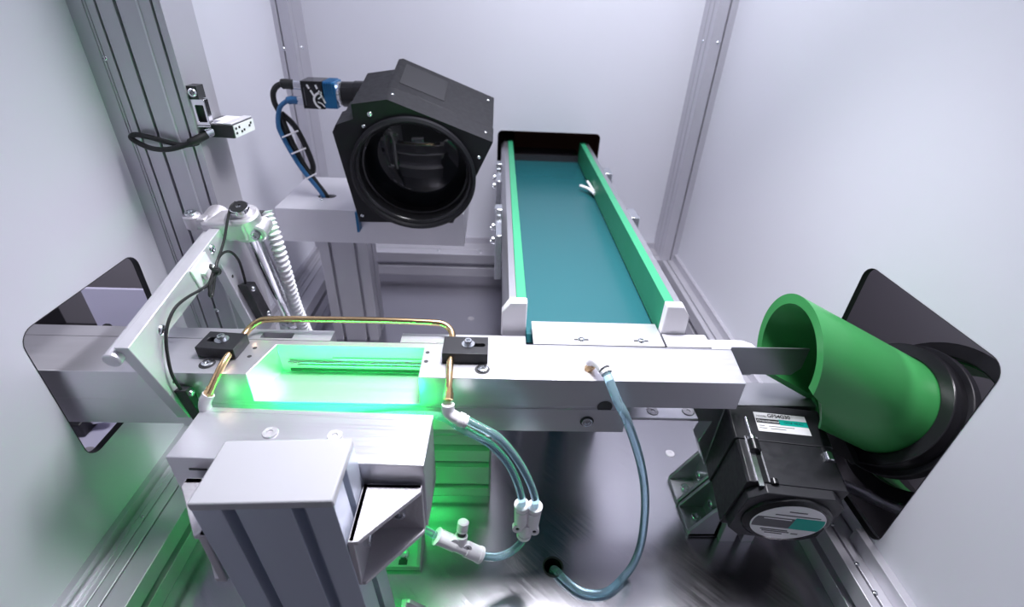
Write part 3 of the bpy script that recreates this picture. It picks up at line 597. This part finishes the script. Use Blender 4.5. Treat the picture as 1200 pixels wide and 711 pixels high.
# ================================================================== LENS PLATFORM, LENS, CAMERA
pf = thing('lens_platform', 'thick pale grey plate on slotted post carrying the black lens', 'platform', (-16, 60, 0))
PXL, PXR, PY0, PY1, PZ0, PZ1 = -25.0, -3.5, 53.9, 65.2, 14.5, 18.6
build('plate', MB().panel('z', PZ0, PZ1, (PXL, PXR, PY0, PY1), (-21.4, -19.25, 57.6, 58.9), 0.64, 8), 'alu_matt', pf, 0.06)
build('cable_hole', MB().lathe([(0.02, -2.5), (1.05, -2.5), (1.05, 0.0)], (-20.32, 58.25, PZ1 - 0.05), (0, 0, 1), 24, False), 'slot', pf)
build('post', profile(MB(), 5.8, 4.0, {'b': [(-1.55, 0.4, 0.6), (1.5, 0.4, 0.6)], 'r': [(0, 0.6, 0.8)], 'l': [(0, 0.6, 0.8)], 't': [(0, 0.6, 0.8)]}, 'z', 0, PZ0, -18.0, 56.2), 'alu', pf, 0.04)
screw(pf, (-20.6, 56.9, PZ1), (0, 0, 1), 0.26, 0.14, 'button'); screw(pf, (-14.9, 55.6, PZ1), (0, 0, 1), 0.22, 0.14, 'button')
# lens in its own tilted frame: u = right, v = up, w = back
LT = math.radians(13)
KL = 0.96
LO = Vector((-8.4, 50.21, 24.13))
LU, LV, LW = Vector((1, 0, 0)), Vector((0, -math.sin(LT), math.cos(LT))), Vector((0, math.cos(LT), math.sin(LT)))
TL = (Matrix((LU, LW, LV)).transposed() * KL).to_4x4(); TL.translation = LO
def mbl():
    q = MB(); q.T = TL; return q     # local (u, back, up)
le = thing('telecentric_lens', 'large black telecentric lens with folded housing on the grey platform', 'lens', (LO.x, LO.y + 4, PZ1))
front = [(-7.6, 4.6), (-7.15, 5.35), (-5.3, 6.05), (-5.25, 7.5), (-1.75, 8.1), (8.45, 4.15), (4.0, -6.05), (-6.75, -6.3)]
def holed(mb, poly, c, r, y0, y1, n=72):
    A = [2 * math.pi * k / n for k in range(n)] + [math.atan2(v - c[1], u_ - c[0]) % (2 * math.pi) for u_, v in poly]
    A = sorted(set(round(a, 5) for a in A)); outer = []
    for a in A:
        d = (math.cos(a), math.sin(a)); best = None
        for i in range(len(poly)):
            p, q = poly[i], poly[(i + 1) % len(poly)]
            ex, ey = q[0] - p[0], q[1] - p[1]; den = d[0] * ey - d[1] * ex
            if abs(den) < 1e-9: continue
            t = ((p[0] - c[0]) * ey - (p[1] - c[1]) * ex) / den
            k = ((p[0] - c[0]) * d[1] - (p[1] - c[1]) * d[0]) / den
            if t > 0 and -1e-4 <= k <= 1.0001 and (best is None or t < best): best = t
        outer.append((c[0] + d[0] * best, c[1] + d[1] * best))
    inner = [(c[0] + r * math.cos(a), c[1] + r * math.sin(a)) for a in A]; N_ = len(A)
    vs = [(u_, y, v) for y in (y0, y1) for L_ in (outer, inner) for u_, v in L_]; fs = []
    for i in range(N_):
        j = (i + 1) % N_
        fs += [(i, j, N_ + j, N_ + i), (2 * N_ + i, 3 * N_ + i, 3 * N_ + j, 2 * N_ + j), (i, 2 * N_ + i, 2 * N_ + j, j), (N_ + i, N_ + j, 3 * N_ + j, 3 * N_ + i)]
    return mb.add(vs, fs)
build('front_plate', holed(mbl(), front, (0.1, 0.0), 5.72, 0.0, 3.0), 'lens_black', le)
back = [(-7.3, -2.2), (-7.2, 4.9), (-5.3, 5.9), (-5.25, 7.45), (-1.75, 8.05), (8.42, 4.1), (5.7, -2.2)]
DEP = 11.0
mbk = mbl()
build('prism_housing', mbl().prism([(-2.3, 2.0), (-2.3, 7.98), (-1.75, 8.08), (8.44, 4.13), (7.4, 2.0)], 'y', 3.0, DEP), 'lens_black', le, 0.12)
build('lens_barrel', mbl().prism(back, 'y', 3.0, 6.5), 'lens_black', le, 0.12)
build('saddle', MB().box(-14.0, -5.0, 54.6, 59.5, PZ1, 21.5), 'lens_black', le, 0.1)
build('side_plate', MB().box(-15.6, -15.35, 52.6, 53.85, 16.5, 18.9), 'camblue', le)
# window plate on the sloping top of the housing
e0 = Vector((-1.75, 8.08)); e1 = Vector((8.44, 4.13)); ed = (e1 - e0).normalized(); en = Vector((-ed.y, ed.x))
def top(a, b_, h): q = e0 + ed * a + en * h; return (q.x, b_, q.y)
build('cover_plate', mbl().add([top(0.5, 4.6, 0.05), top(5.3, 4.6, 0.05), top(5.3, 9.8, 0.05), top(0.5, 9.8, 0.05), top(0.5, 4.6, -0.05), top(5.3, 4.6, -0.05), top(5.3, 9.8, -0.05), top(0.5, 9.8, -0.05)],
      [(0, 1, 2, 3), (4, 7, 6, 5), (0, 4, 5, 1), (1, 5, 6, 2), (2, 6, 7, 3), (3, 7, 4, 0)]), 'cover_black', le, 0.02)
build('adapter', mbl().prism([(-5.25, 4.95), (-5.25, 7.45), (-2.2, 7.98), (-1.0, 5.0)], 'y', 2.9, 8.0), 'lens_black', le, 0.1)
axl = -LW
def lp(u_, w_, v_): return TL @ Vector((u_, w_, v_))
build('ring', MB().lathe([(a_ * KL, b_ * KL) for a_, b_ in ((5.95, 0.0), (6.45, 0.0), (6.6, 0.1), (6.6, 0.55), (6.35, 0.7), (6.2, 0.62), (6.1, 0.3), (5.98, 0.28))], lp(0.1, 0, 0), axl, 72, False), 'lens_black', le)
build('inner_barrel', MB().lathe([(a_ * KL, b_ * KL) for a_, b_ in ((6.0, 0.3), (5.75, 0.1), (5.68, -0.1), (5.68, -1.2), (5.5, -1.25), (5.48, -2.3))], lp(0.1, 0, 0), axl, 72, False), 'gloss_black', le)
dome = [(0.02, -1.3)] + [(5.49 * k / 10, -1.3 - 0.97 * (k / 10) ** 2) for k in range(1, 11)]
build('glass', MB().lathe([(a_ * KL, b_ * KL) for a_, b_ in dome], lp(0.1, 0, 0), axl, 64, False), 'glass', le, ang=60)
build('backing', MB().lathe([(a_ * KL, b_ * KL) for a_, b_ in ((0.02, -2.6), (5.6, -2.6))], lp(0.1, 0, 0), axl, 48, False), 'slot', le)
for u_, v_ in ((-3.6, 6.55), (-4.4, 5.3), (7.0, 2.4), (-6.3, -5.4), (3.4, -5.5)):
    screw(le, lp(u_, 0, v_), axl, 0.2 if v_ < 6 else 0.26, 0.1, 'button')
for a, b_ in ((0.3, 1.6), (10.1, 1.6), (10.2, 9.6)):
    q = top(a, b_, 0.0); screw(le, TL @ Vector(q), TL.to_3x3() @ Vector((en.x, 0, en.y)), 0.16, 0.06, 'button')
# small camera lens and camera
ca = thing('industrial_camera', 'small black and blue industrial camera on the left of the black lens', 'camera', (-19, 59, 29))
CY, CZ = 58.5, 30.25
build('lens_tube', MB().lathe([(1.22, 0), (1.3, 0.05), (1.3, 1.4), (1.38, 1.45), (1.38, 2.7), (1.2, 2.75), (1.2, 3.6)], (-16.9, CY, CZ), (1, 0, 0.02), 32), 'gloss_black', ca)
build('mount_ring', MB().lathe([(1.1, 0), (1.25, 0.05), (1.25, 0.35), (1.18, 0.4), (1.18, 0.5)], (-17.35, CY, CZ), (1, 0, 0.02), 32), 'chrome', ca)
build('front_block', MB().prism([(CY - 1.35, CZ - 1.2), (CY - 1.2, CZ - 1.35), (CY + 1.2, CZ - 1.35), (CY + 1.35, CZ - 1.2), (CY + 1.35, CZ + 1.2), (CY + 1.2, CZ + 1.35), (CY - 1.2, CZ + 1.35), (CY - 1.35, CZ + 1.2)], 'x', -18.6, -17.3), 'camblue', ca, 0.06)
for k in range(5):
    build('fin', MB().box(-18.5 + 0.2 * k, -18.42 + 0.2 * k, CY - 1.42, CY + 1.4, CZ + 0.2, CZ + 1.42), 'camblue', ca)
build('body', MB().box(-20.9, -18.6, CY - 1.4, CY + 1.4, CZ - 1.4, CZ + 1.4), 'gloss_black', ca, 0.08)
fy = CY - 1.41
def stroke(pts, w):
    mb = MB(); P = smoothpath([(x, fy, z) for x, z in pts], 6); vs = []; fs = []
    for i, p in enumerate(P):
        t = (P[min(i + 1, len(P) - 1)] - P[max(i - 1, 0)]).normalized(); nn = Vector((-t.z, 0, t.x))
        vs += [p + nn * w, p - nn * w]
    for i in range(len(P) - 1): fs.append((2 * i, 2 * i + 1, 2 * i + 3, 2 * i + 2))
    return mb.add(vs, fs)
for pts, w_ in (([(-20.2, 31.3), (-20.0, 30.9)], 0.1), ([(-19.9, 30.75), (-19.6, 30.2)], 0.1), ([(-19.3, 31.3), (-19.15, 30.9)], 0.1), ([(-19.05, 30.75), (-18.7, 30.0), (-18.5, 29.5)], 0.09),
             ([(-18.75, 30.55), (-19.3, 30.4), (-19.65, 29.9), (-19.5, 29.3), (-19.1, 28.95)], 0.11), ([(-19.2, 29.9), (-18.8, 30.15), (-18.65, 29.8)], 0.06), ([(-19.3, 29.6), (-18.9, 29.45), (-18.6, 29.1)], 0.06)):
    build('emblem', stroke(pts, w_), 'glyph', ca, label='white curved stroke emblem')
build('print_line', MB().box(-20.6, -20.54, fy - 0.005, fy, 29.2, 31.0), 'grey_print', ca)
build('power_socket', MB().cyl((-20.9, CY - 0.2, CZ + 0.75), (-22.0, CY - 0.3, CZ + 0.8), 0.5, 20, 0.08), 'zinc', ca)
build('network_socket', MB().box(-21.7, -20.9, CY - 0.9, CY + 0.3, CZ - 1.15, CZ - 0.35), 'zinc', ca, 0.05)
cy_ = CY - 0.3
tag(build('camera_power_cable', MB().tube([(-21.9, cy_, 31.05), (-22.9, cy_, 31.1), (-23.7, cy_, 30.9), (-24.3, cy_, 30.2), (-24.4, cy_, 29.2), (-24.1, cy_, 28.2), (-23.7, cy_, 26.5), (-23.2, cy_, 24.6), (-22.4, cy_, 22.3), (-21.3, cy_, 20.2), (-20.4, cy_, 18.6), (-20.2, cy_ + 0.1, 16.8)], 0.28, 10, 6,
    rfun=lambda t: 0.52 if 0.01 < t < 0.13 else 0.3), 'rubber', org=(-22, CY, 30)), 'thick black power cable curving from the camera into the platform hole', 'cable')
tag(build('camera_data_cable', MB().tube([(-21.6, cy_ - 0.2, 29.5), (-22.6, cy_ - 0.3, 29.5), (-23.5, cy_ - 0.4, 29.0), (-24.0, cy_ - 0.4, 28.2), (-24.3, cy_ - 0.4, 27.0), (-24.2, cy_ - 0.4, 26.0), (-23.5, cy_ - 0.4, 24.0), (-22.6, cy_ - 0.4, 22.0), (-21.5, cy_ - 0.3, 20.2), (-20.7, cy_ - 0.25, 18.7), (-20.5, cy_ - 0.2, 16.9)], 0.27, 10, 6,
    rfun=lambda t: 0.42 if t < 0.12 else 0.25), 'bluecable', org=(-22, CY, 29)), 'blue network cable running beside the black one into the platform hole', 'cable')
cs = thing('cable_bundle', 'black looped spare cable tied with three white ties beside the lens', 'cable', (-23, CY, 24))
build('wire', MB().tube([(-24.0, cy_ + 0.3, 28.0), (-22.9, cy_ + 0.3, 26.8), (-22.2, cy_ + 0.3, 25.2), (-21.7, cy_ + 0.3, 23.4), (-21.5, cy_ + 0.3, 22.0), (-21.9, cy_ + 0.2, 21.3), (-22.6, cy_ + 0.1, 22.3), (-23.3, cy_ + 0.1, 23.8), (-23.9, cy_ + 0.1, 25.6), (-24.1, cy_ + 0.1, 27.2)], 0.32, 10, 6), 'rubber', cs)
for p, q in (((-24.0, 25.6), (-22.1, 26.4)), ((-23.3, 23.8), (-21.6, 24.5)), ((-22.2, 20.9), (-20.9, 21.6))):
    build('tie', MB().tube([(p[0], cy_ - 0.75, p[1]), (q[0], cy_ - 0.75, q[1])], 0.1, 6), 'white', cs)

# ================================================================== CONVEYOR
cv = thing('belt_conveyor', 'belt conveyor with teal belt leading back through the rear wall', 'conveyor', (8, 55, 0))
BX0, BX1, BZ = 2.75, 13.25, 17.85
build('belt', MB().prism([(31.8, BZ - 1.2), (31.2, BZ - 0.6), (31.6, BZ), (83.0, BZ), (83.4, BZ - 0.7), (82.8, BZ - 1.3)], 'x', BX0, BX1), 'belt', cv, 0.05)
build('bed', MB().box(BX0 - 0.25, BX0, 32.5, 82, BZ - 4.0, BZ - 0.1), 'alu', cv, 0.03)
build('bed', MB().box(BX1, BX1 + 0.25, 32.5, 82, BZ - 4.0, BZ - 0.1), 'alu', cv, 0.03)
for y in (40, 70):
    for x in (BX0 + 1, BX1 - 4):
        build('leg', MB().box(x, x + 3, y, y + 3, 0, BZ - 1.3), 'alu', cv)
build('end_lip', MB().box(BX0, BX1, 79.0, 83.5, BZ, BZ + 0.9), 'outer_dark', cv)
bp = thing('transfer_plate', 'thin aluminium transfer plate with two screws between beam and belt', 'plate', (8, 30.8, ZB))
build('sheet', MB().prism([(29.35, ZB - 0.04), (32.3, ZB - 0.04), (32.3, ZB + 0.06), (30.6, ZB + 0.08), (29.35, ZB + 0.06)], 'x', 3.15, 13.05), 'alu_x', bp)
build('support', MB().box(3.3, 12.9, 29.3, 31.0, 15.5, ZB - 0.05), 'alu_dark', bp)
for x in (6.8, 11.35):
    build('slot', MB().box(x - 0.55, x + 0.55, 29.88, 30.06, ZB + 0.065, ZB + 0.085), 'slot', bp)
    screw(bp, (x, 29.97, ZB + 0.07), (0, 0, 1), 0.27, 0.16, 'button')
def guide(side, label):
    x_in = BX1 - 0.05 if side > 0 else BX0 - 0.15
    s = side
    g = thing('guide_rail', label, 'guide rail', (x_in, 55, BZ), 'green conveyor side guides')
    def xr(a, b_): return (x_in + s * a, x_in + s * b_) if s > 0 else (x_in + s * b_, x_in + s * a)
    x0, x1 = xr(0, 0.75)
    build('green_strip', MB().box(x0, x1, 31.2, 79.5, BZ + 0.12, 21.0), 'green', g, 0.04)
    pr = [(x_in + s * 0.75, BZ - 0.2), (x_in + s * 1.5, BZ - 0.2), (x_in + s * 1.75, BZ + 0.3), (x_in + s * 1.75, 20.3), (x_in + s * 1.3, 20.9), (x_in + s * 0.75, 20.9)]
    build('backing_profile', MB().prism(pr, 'y', 31.2, 79.5), 'alu_dark', g, 0.03)
    cp = [(x_in - s * 0.05, BZ + 0.1), (x_in + s * 0.5, BZ - 0.5), (x_in + s * 1.3, BZ - 0.5), (x_in + s * 1.85, BZ + 0.3), (x_in + s * 1.85, 20.2), (x_in + s * 1.25, 21.1), (x_in - s * 0.05, 21.1)]
    build('end_cap', MB().prism(cp, 'y', 30.95, 31.75), 'white', g, 0.1)
    build('foot', MB().box(*xr(0.2, 1.0), 34, 78, BZ - 0.3, BZ - 0.1), 'alu', g)
    return g
g = guide(-1, 'green-topped side guide with white end cap, left of the belt')
for y0 in (46.0, 63.0):
    build('bracket', MB().box(0.15, 0.85, y0, y0 + 7.0, 14.5, 19.6), 'zinc', g, 0.06)
    build('clamp_head', MB().box(0.05, 0.95, y0 + 5.4, y0 + 7.0, 19.6, 20.3), 'zinc', g, 0.08)
    for k in (1.0, 4.5): screw(g, (0.15, y0 + k, 18.6), (-1, 0, 0.2), 0.42, 0.45, 'socket')
g = guide(1, 'green side guide with white end cap, right of the belt')
for y0 in (50.5, 66.0):
    build('clamp_head', MB().box(15.0, 16.0, y0, y0 + 2.8, 17.8, 20.2), 'zinc', g, 0.08)
    build('bracket', MB().box(15.0, 15.6, y0 + 0.3, y0 + 2.4, 14.0, 17.8), 'zinc', g)
    screw(g, (16.0, y0 + 1.2, 18.8), (1, 0, 0), 0.35, 0.3, 'socket')
dv = thing('diverter_finger', 'small white forked finger reaching over the belt from the right guide', 'finger', (12.6, 65, 18.4))
build('prong', MB().tube([(13.2, 62.5, 18.5), (12.6, 64.3, 18.55), (11.7, 65.6, 18.5)], 0.22, 10, 5), 'white', dv)
build('prong', MB().tube([(13.1, 63.0, 18.7), (12.9, 65.0, 18.8), (12.8, 66.6, 18.8)], 0.18, 10, 5), 'white', dv)

# ================================================================== GREEN PIPE AND ITS FLANGE
pa = Vector((math.cos(math.radians(-25.4)) * math.cos(math.radians(-3.2)), math.cos(math.radians(-25.4)) * math.sin(math.radians(-3.2)), math.sin(math.radians(-25.4))))
pc = Vector((22.0, 28.76, 18.67)); RO, RI = 4.05, 3.38
gp = thing('sorting_pipe', 'green plastic pipe sloping down through the right wall cut-out, end cut upright', 'pipe', (26, 28.6, 12))
xa, ya, _ = frame(pa)
def pipe(mb, ro, ri, L, n=72):
    vs = []; fs = []
    for k in range(n):
        t = 2 * math.pi * k / n; d = xa * math.cos(t) + ya * math.sin(t)
        for r, end in ((ro, 0), (ri, 0), (ri, 1), (ro, 1)):
            p = pc + d * r
            if end == 0:            # upright cut across the open mouth
                p = p + pa * ((22.0 - p.x) / pa.x)
                if 186 < k * 360 / n < 302: p = p + pa * min(5.6, 1.0 + 0.055 * (k * 360 / n - 190))   # lower lip cut back
            else: p = p + pa * L
            vs.append(p)
    for k in range(n):
        j = (k + 1) % n
        for a in range(4):
            b_ = (a + 1) % 4
            fs.append((k * 4 + a, j * 4 + a, j * 4 + b_, k * 4 + b_))
    return mb.add(vs, fs)
build('shell', pipe(MB(), RO, RI, 13.5), 'pipe', gp, ang=30)
pe = pc + pa * 10.0
fl_ = thing('pipe_flange', 'black flange plate with clamp ring around the far end of the green pipe', 'flange', pe)
dn = Vector((0.25, -0.95, -0.2)); dn = (dn - pa * dn.dot(pa)).normalized(); sd = pa.cross(dn)
c1 = pe; c2 = pe + dn * 6.0
mbf = MB(); n = 40; out = []
for k in range(n):
    t = 2 * math.pi * k / n; out.append((math.cos(t), math.sin(t)))
build('clamp_ring', MB().ring(RO + 0.03, RO + 1.0, -0.1, 1.2, pe, pa, 64), 'gloss_black', fl_, 0.08)
build('back_ring', MB().ring(RO + 0.03, RO + 1.4, 1.2, 2.0, pe, pa, 64), 'black', fl_, 0.08)
build('outer_rim', MB().ring(5.7, 6.9, 4.0, 5.0, pe, pa, 64), 'gloss_black', fl_, 0.1)
for k in range(3):
    t_ = 0.6 + k * 2.1; dd = xa * math.cos(t_) + ya * math.sin(t_)
    build('stay', MB().cyl(pe + pa * 1.6 + dd * 5.2, pe + pa * 4.2 + dd * 6.2, 0.45, 12), 'black', fl_)
p2 = thing('lower_pipe', 'second green pipe, mostly hidden below the black flange beyond the cut-out', 'pipe', pe + pa * 4)
q = pe + pa * 4.0 + dn * 1.5
build('shell', MB().lathe([(5.6, 0), (6.4, 0), (6.4, 3.2), (5.6, 3.2), (5.6, 0)], pe + pa * 5.05, pa, 64, False), 'pipe', p2)
sr = thing('outer_strut', 'dark aluminium strut crossing low behind the right cut-out', 'strut', (34, 26, 5))
build('bar', MB().tube([(32.3, 29.7, 3.1), (32.5, 21.4, 9.0)], 0.5, 14), 'alu_dark', sr)
build('upright', MB().box(31.2, 32.8, 29.0, 31.0, -1.0, 3.4), 'alu_dark', sr)
gs = thing('gusset', 'black gusset plate with a triangular opening below the green pipe', 'bracket', (28, 29, 6))
def tri(mb, x, pts_o, pts_i, th):
    n_ = 3; vs = []
    for h in (x, x + th): vs += [(h, *p) for p in pts_o] + [(h, *p) for p in pts_i]
    fs = []
    for i in range(3):
        j = (i + 1) % 3
        fs += [(i, j, 3 + j, 3 + i), (6 + i, 9 + i, 9 + j, 6 + j), (i, 6 + i, 6 + j, j), (3 + i, 3 + j, 9 + j, 9 + i)]
    return mb.add(vs, fs)
build('plate', tri(MB(), 28.6, [(33.0, 13.0), (33.0, 6.2), (25.4, 10.6)], [(31.4, 10.6), (31.4, 9.2), (29.2, 10.1)], 0.5), 'black', gs)

# ================================================================== GEARMOTOR, MOUNT, POST, BRACKETS
MT = Matrix.Translation((23.25, 29.5, 12.55)) @ Matrix.Rotation(math.radians(-7), 4, 'Z') @ Matrix.Rotation(math.radians(10), 4, 'X')
def mbm():
    q = MB(); q.T = MT; return q
mo = thing('gear_motor', 'black square gear motor with white and teal labels under the beam end', 'motor', (22.9, 26, 6))
W = 3.4
def sq(w_, c, top_=0.0, bot=-6.9): return [(-w_ + c, bot), (w_ - c, bot), (w_, bot + c), (w_, top_ - c), (w_ - c, top_), (-w_ + c, top_), (-w_, top_ - c), (-w_, bot + c)]
build('gear_head', mbm().prism(sq(3.75, 0.15), 'y', -3.4, 0.0), 'black', mo, 0.05)
build('motor_case', mbm().prism(sq(3.6, 0.2, -0.06, -6.84), 'y', -7.0, -3.42), 'black', mo, 0.05)
build('end_bell', mbm().prism(sq(3.4, 1.05, -0.06, -6.84), 'y', -7.8, -7.02), 'black', mo, 0.06)
build('seam_or_reflection', mbm().box(-W + 0.4, W - 0.4, -3.45, -3.38, -0.1, 0.004), 'slot', mo)
build('rear_dome', mbm().lathe([(3.15, 0), (3.1, 0.3), (2.75, 0.5)], (0.1, -7.7, -3.4), (0, -1, 0), 48), 'gloss_black', mo)
# bolt grooves and bolts on the upper corners
build('bolt_groove', mbm().box(-2.9, -2.1, -6.95, -3.3, -0.3, 0.012), 'gloss_black', mo)
build('groove_edge', mbm().box(-3.0, -2.88, -6.95, -3.2, -0.3, 0.05), 'alu_dark', mo)
build('groove_edge', mbm().box(-2.1, -2.0, -6.95, -3.2, -0.3, 0.05), 'alu_dark', mo)
build('groove_floor', mbm().box(-2.86, -2.5, -7.3, -4.6, -0.2, 0.03), 'zinc', mo)
build('bolt', mbm().cyl((-2.5, -4.6, 0.16), (-2.5, -3.6, 0.16), 0.42, 18, 0.06), 'gloss_black', mo)
build('bolt_shank', mbm().cyl((-2.5, -3.6, 0.16), (-2.5, -1.5, 0.1), 0.17, 14), 'zinc', mo)
build('bolt_washer', mbm().cyl((-2.5, -3.6, 0.16), (-2.5, -3.3, 0.16), 0.3, 18), 'zinc', mo)
build('bolt', mbm().cyl((2.95, -4.75, 0.02), (2.95, -4.0, 0.02), 0.36, 18, 0.06), 'zinc', mo)
build('bolt_recess', mbm().box(2.7, 3.5, -4.6, -3.5, -0.3, 0.01), 'slot', mo)
build('bolt', mbm().cyl((-1.7, -7.1, -0.02), (-1.7, -6.7, -0.02), 0.28, 16), 'gloss_black', mo)
MR = MT.to_3x3(); mx_, my_, mz_ = MR @ Vector((1, 0, 0)), MR @ Vector((0, 1, 0)), MR @ Vector((0, 0, 1))
# upper type label
LX0, LX1, LY0, LY1 = -1.7, 2.35, -2.55, -0.75
tp = build('type_label', mbm().box(LX0, LX1, LY0, LY1, 0.0, 0.02), 'paper', mo, label='white type label with teal band')
build('dark_band', mbm().box(LX0 + 0.05, LX0 + 1.85, LY0 + 0.78, LY0 + 1.2, 0.02, 0.024), 'ink', tp)
build('teal_band', mbm().box(LX0 + 1.85, LX1, LY0 + 0.72, LY0 + 1.25, 0.02, 0.024), 'teal_print', tp)
text('lettering', 'MODEL', 0.24, MT @ Vector((LX0 + 0.15, LY1 - 0.37, 0.03)), mx_, my_, 'ink', tp)
text('lettering', 'GFS4G30', 0.46, MT @ Vector((LX0 + 1.05, LY1 - 0.27, 0.03)), mx_, my_, 'ink', tp, bold=0.012)
text('lettering', 'Orientalmotor', 0.29, MT @ Vector((LX0 + 0.12, LY0 + 0.99, 0.03)), mx_, my_, 'glyph', tp)
text('lettering', 'GEAR HEAD', 0.28, MT @ Vector((LX0 + 2.2, LY0 + 0.98, 0.03)), mx_, my_, 'ink', tp)
for k, (a, b_) in enumerate(((0.15, 0.6), (0.9, 2.9), (0.15, 0.75), (1.0, 2.2))):
    build('print_line', mbm().box(LX0 + a, LX0 + b_, LY0 + 0.5 - 0.22 * (k // 2), LY0 + 0.56 - 0.22 * (k // 2), 0.02, 0.024), 'grey_print', tp)
# round name plate on the end bell
pl_ = mbm().lathe([(0.02, 0.03), (2.55, 0.03), (2.6, 0.0)], (0.1, -8.2, -3.3), (0, -1, 0), 56)
rl = build('name_plate', pl_, 'paper', mo, label='round white name plate with teal band')
def seg(mb, z0, z1, x0, x1, r=2.5, y=-8.24):
    P = []
    n_ = 8
    def lim(z): return math.sqrt(max(0, r * r - z * z))
    right = [(min(x1, lim(z0 + (z1 - z0) * k / n_)), z0 + (z1 - z0) * k / n_) for k in range(n_ + 1)]
    left = [(max(x0, -lim(z0 + (z1 - z0) * k / n_)), z0 + (z1 - z0) * k / n_) for k in range(n_ + 1)]
    return mb.prism([(x + 0.1, z - 3.3) for x, z in right + left[::-1]], 'y', y - 0.01, y)
build('grey_band', seg(mbm(), -0.75, 0.75, -3, 0.3), 'grey_print', rl)
build('teal_band', seg(mbm(), -0.75, 0.95, 0.3, 3), 'teal_print', rl)
for z, a, b_ in ((1.75, -0.5, 0.75), (1.2, -1.3, 1.9), (-1.15, -1.6, 0.4), (-1.4, -1.4, 0.6), (-1.7, -1.1, 0.2), (-1.5, 0.8, 1.3), (0.55, -1.9, 0.1)):
    build('print_line', mbm().box(0.1 + a, 0.1 + b_, -8.255, -8.235, z - 3.3 - 0.06, z - 3.3 + 0.06), 'grey_print' if z != 0.55 else 'glyph', rl)
mp = thing('motor_mount', 'thick grey aluminium mounting plate behind the black gear motor', 'plate', (23, 31, 0))
build('plate', MB().prism([(19.4, 29.55), (27.2, 29.55), (27.6, 32.4), (20.6, 32.4)], 'z', 5.5, 12.6), 'alu_dark', mp, 0.05)
build('side_plate', MB().prism([(18.2, 8.2), (19.3, 12.9), (19.6, 12.9), (19.6, 5.0)], 'y', 29.6, 31.0), 'alu_dark', mp, 0.04)
po = thing('motor_post', 'short slotted profile post carrying the gear motor mount', 'post', (22.2, 28.5, 0))
build('extrusion', profile(MB(), 3.0, 6.2, {'b': [(0.15, 0.6, 0.9)], 'l': [(-1.5, 0.6, 0.8), (1.5, 0.6, 0.8)], 'r': [(-1.5, 0.6, 0.8), (1.5, 0.6, 0.8)]}, 'z', 0, 5.4, 22.2, 28.6), 'alu', po, 0.04)
angle_bracket('angle_bracket', (20.7, 30.65, 0), (-1, 0, 0), (0, 0, 1), 2.7, 4.3, 3.0, 'cast angle bracket at foot of the motor post, the one nearer the conveyor', 'cast brackets of the motor post', 'alu_dark')
angle_bracket('angle_bracket', (20.7, 27.5, 0), (-1, 0, 0), (0, 0, 1), 2.7, 4.3, 3.0, 'cast angle bracket at foot of the motor post, the one nearer the camera', 'cast brackets of the motor post', 'alu_dark')
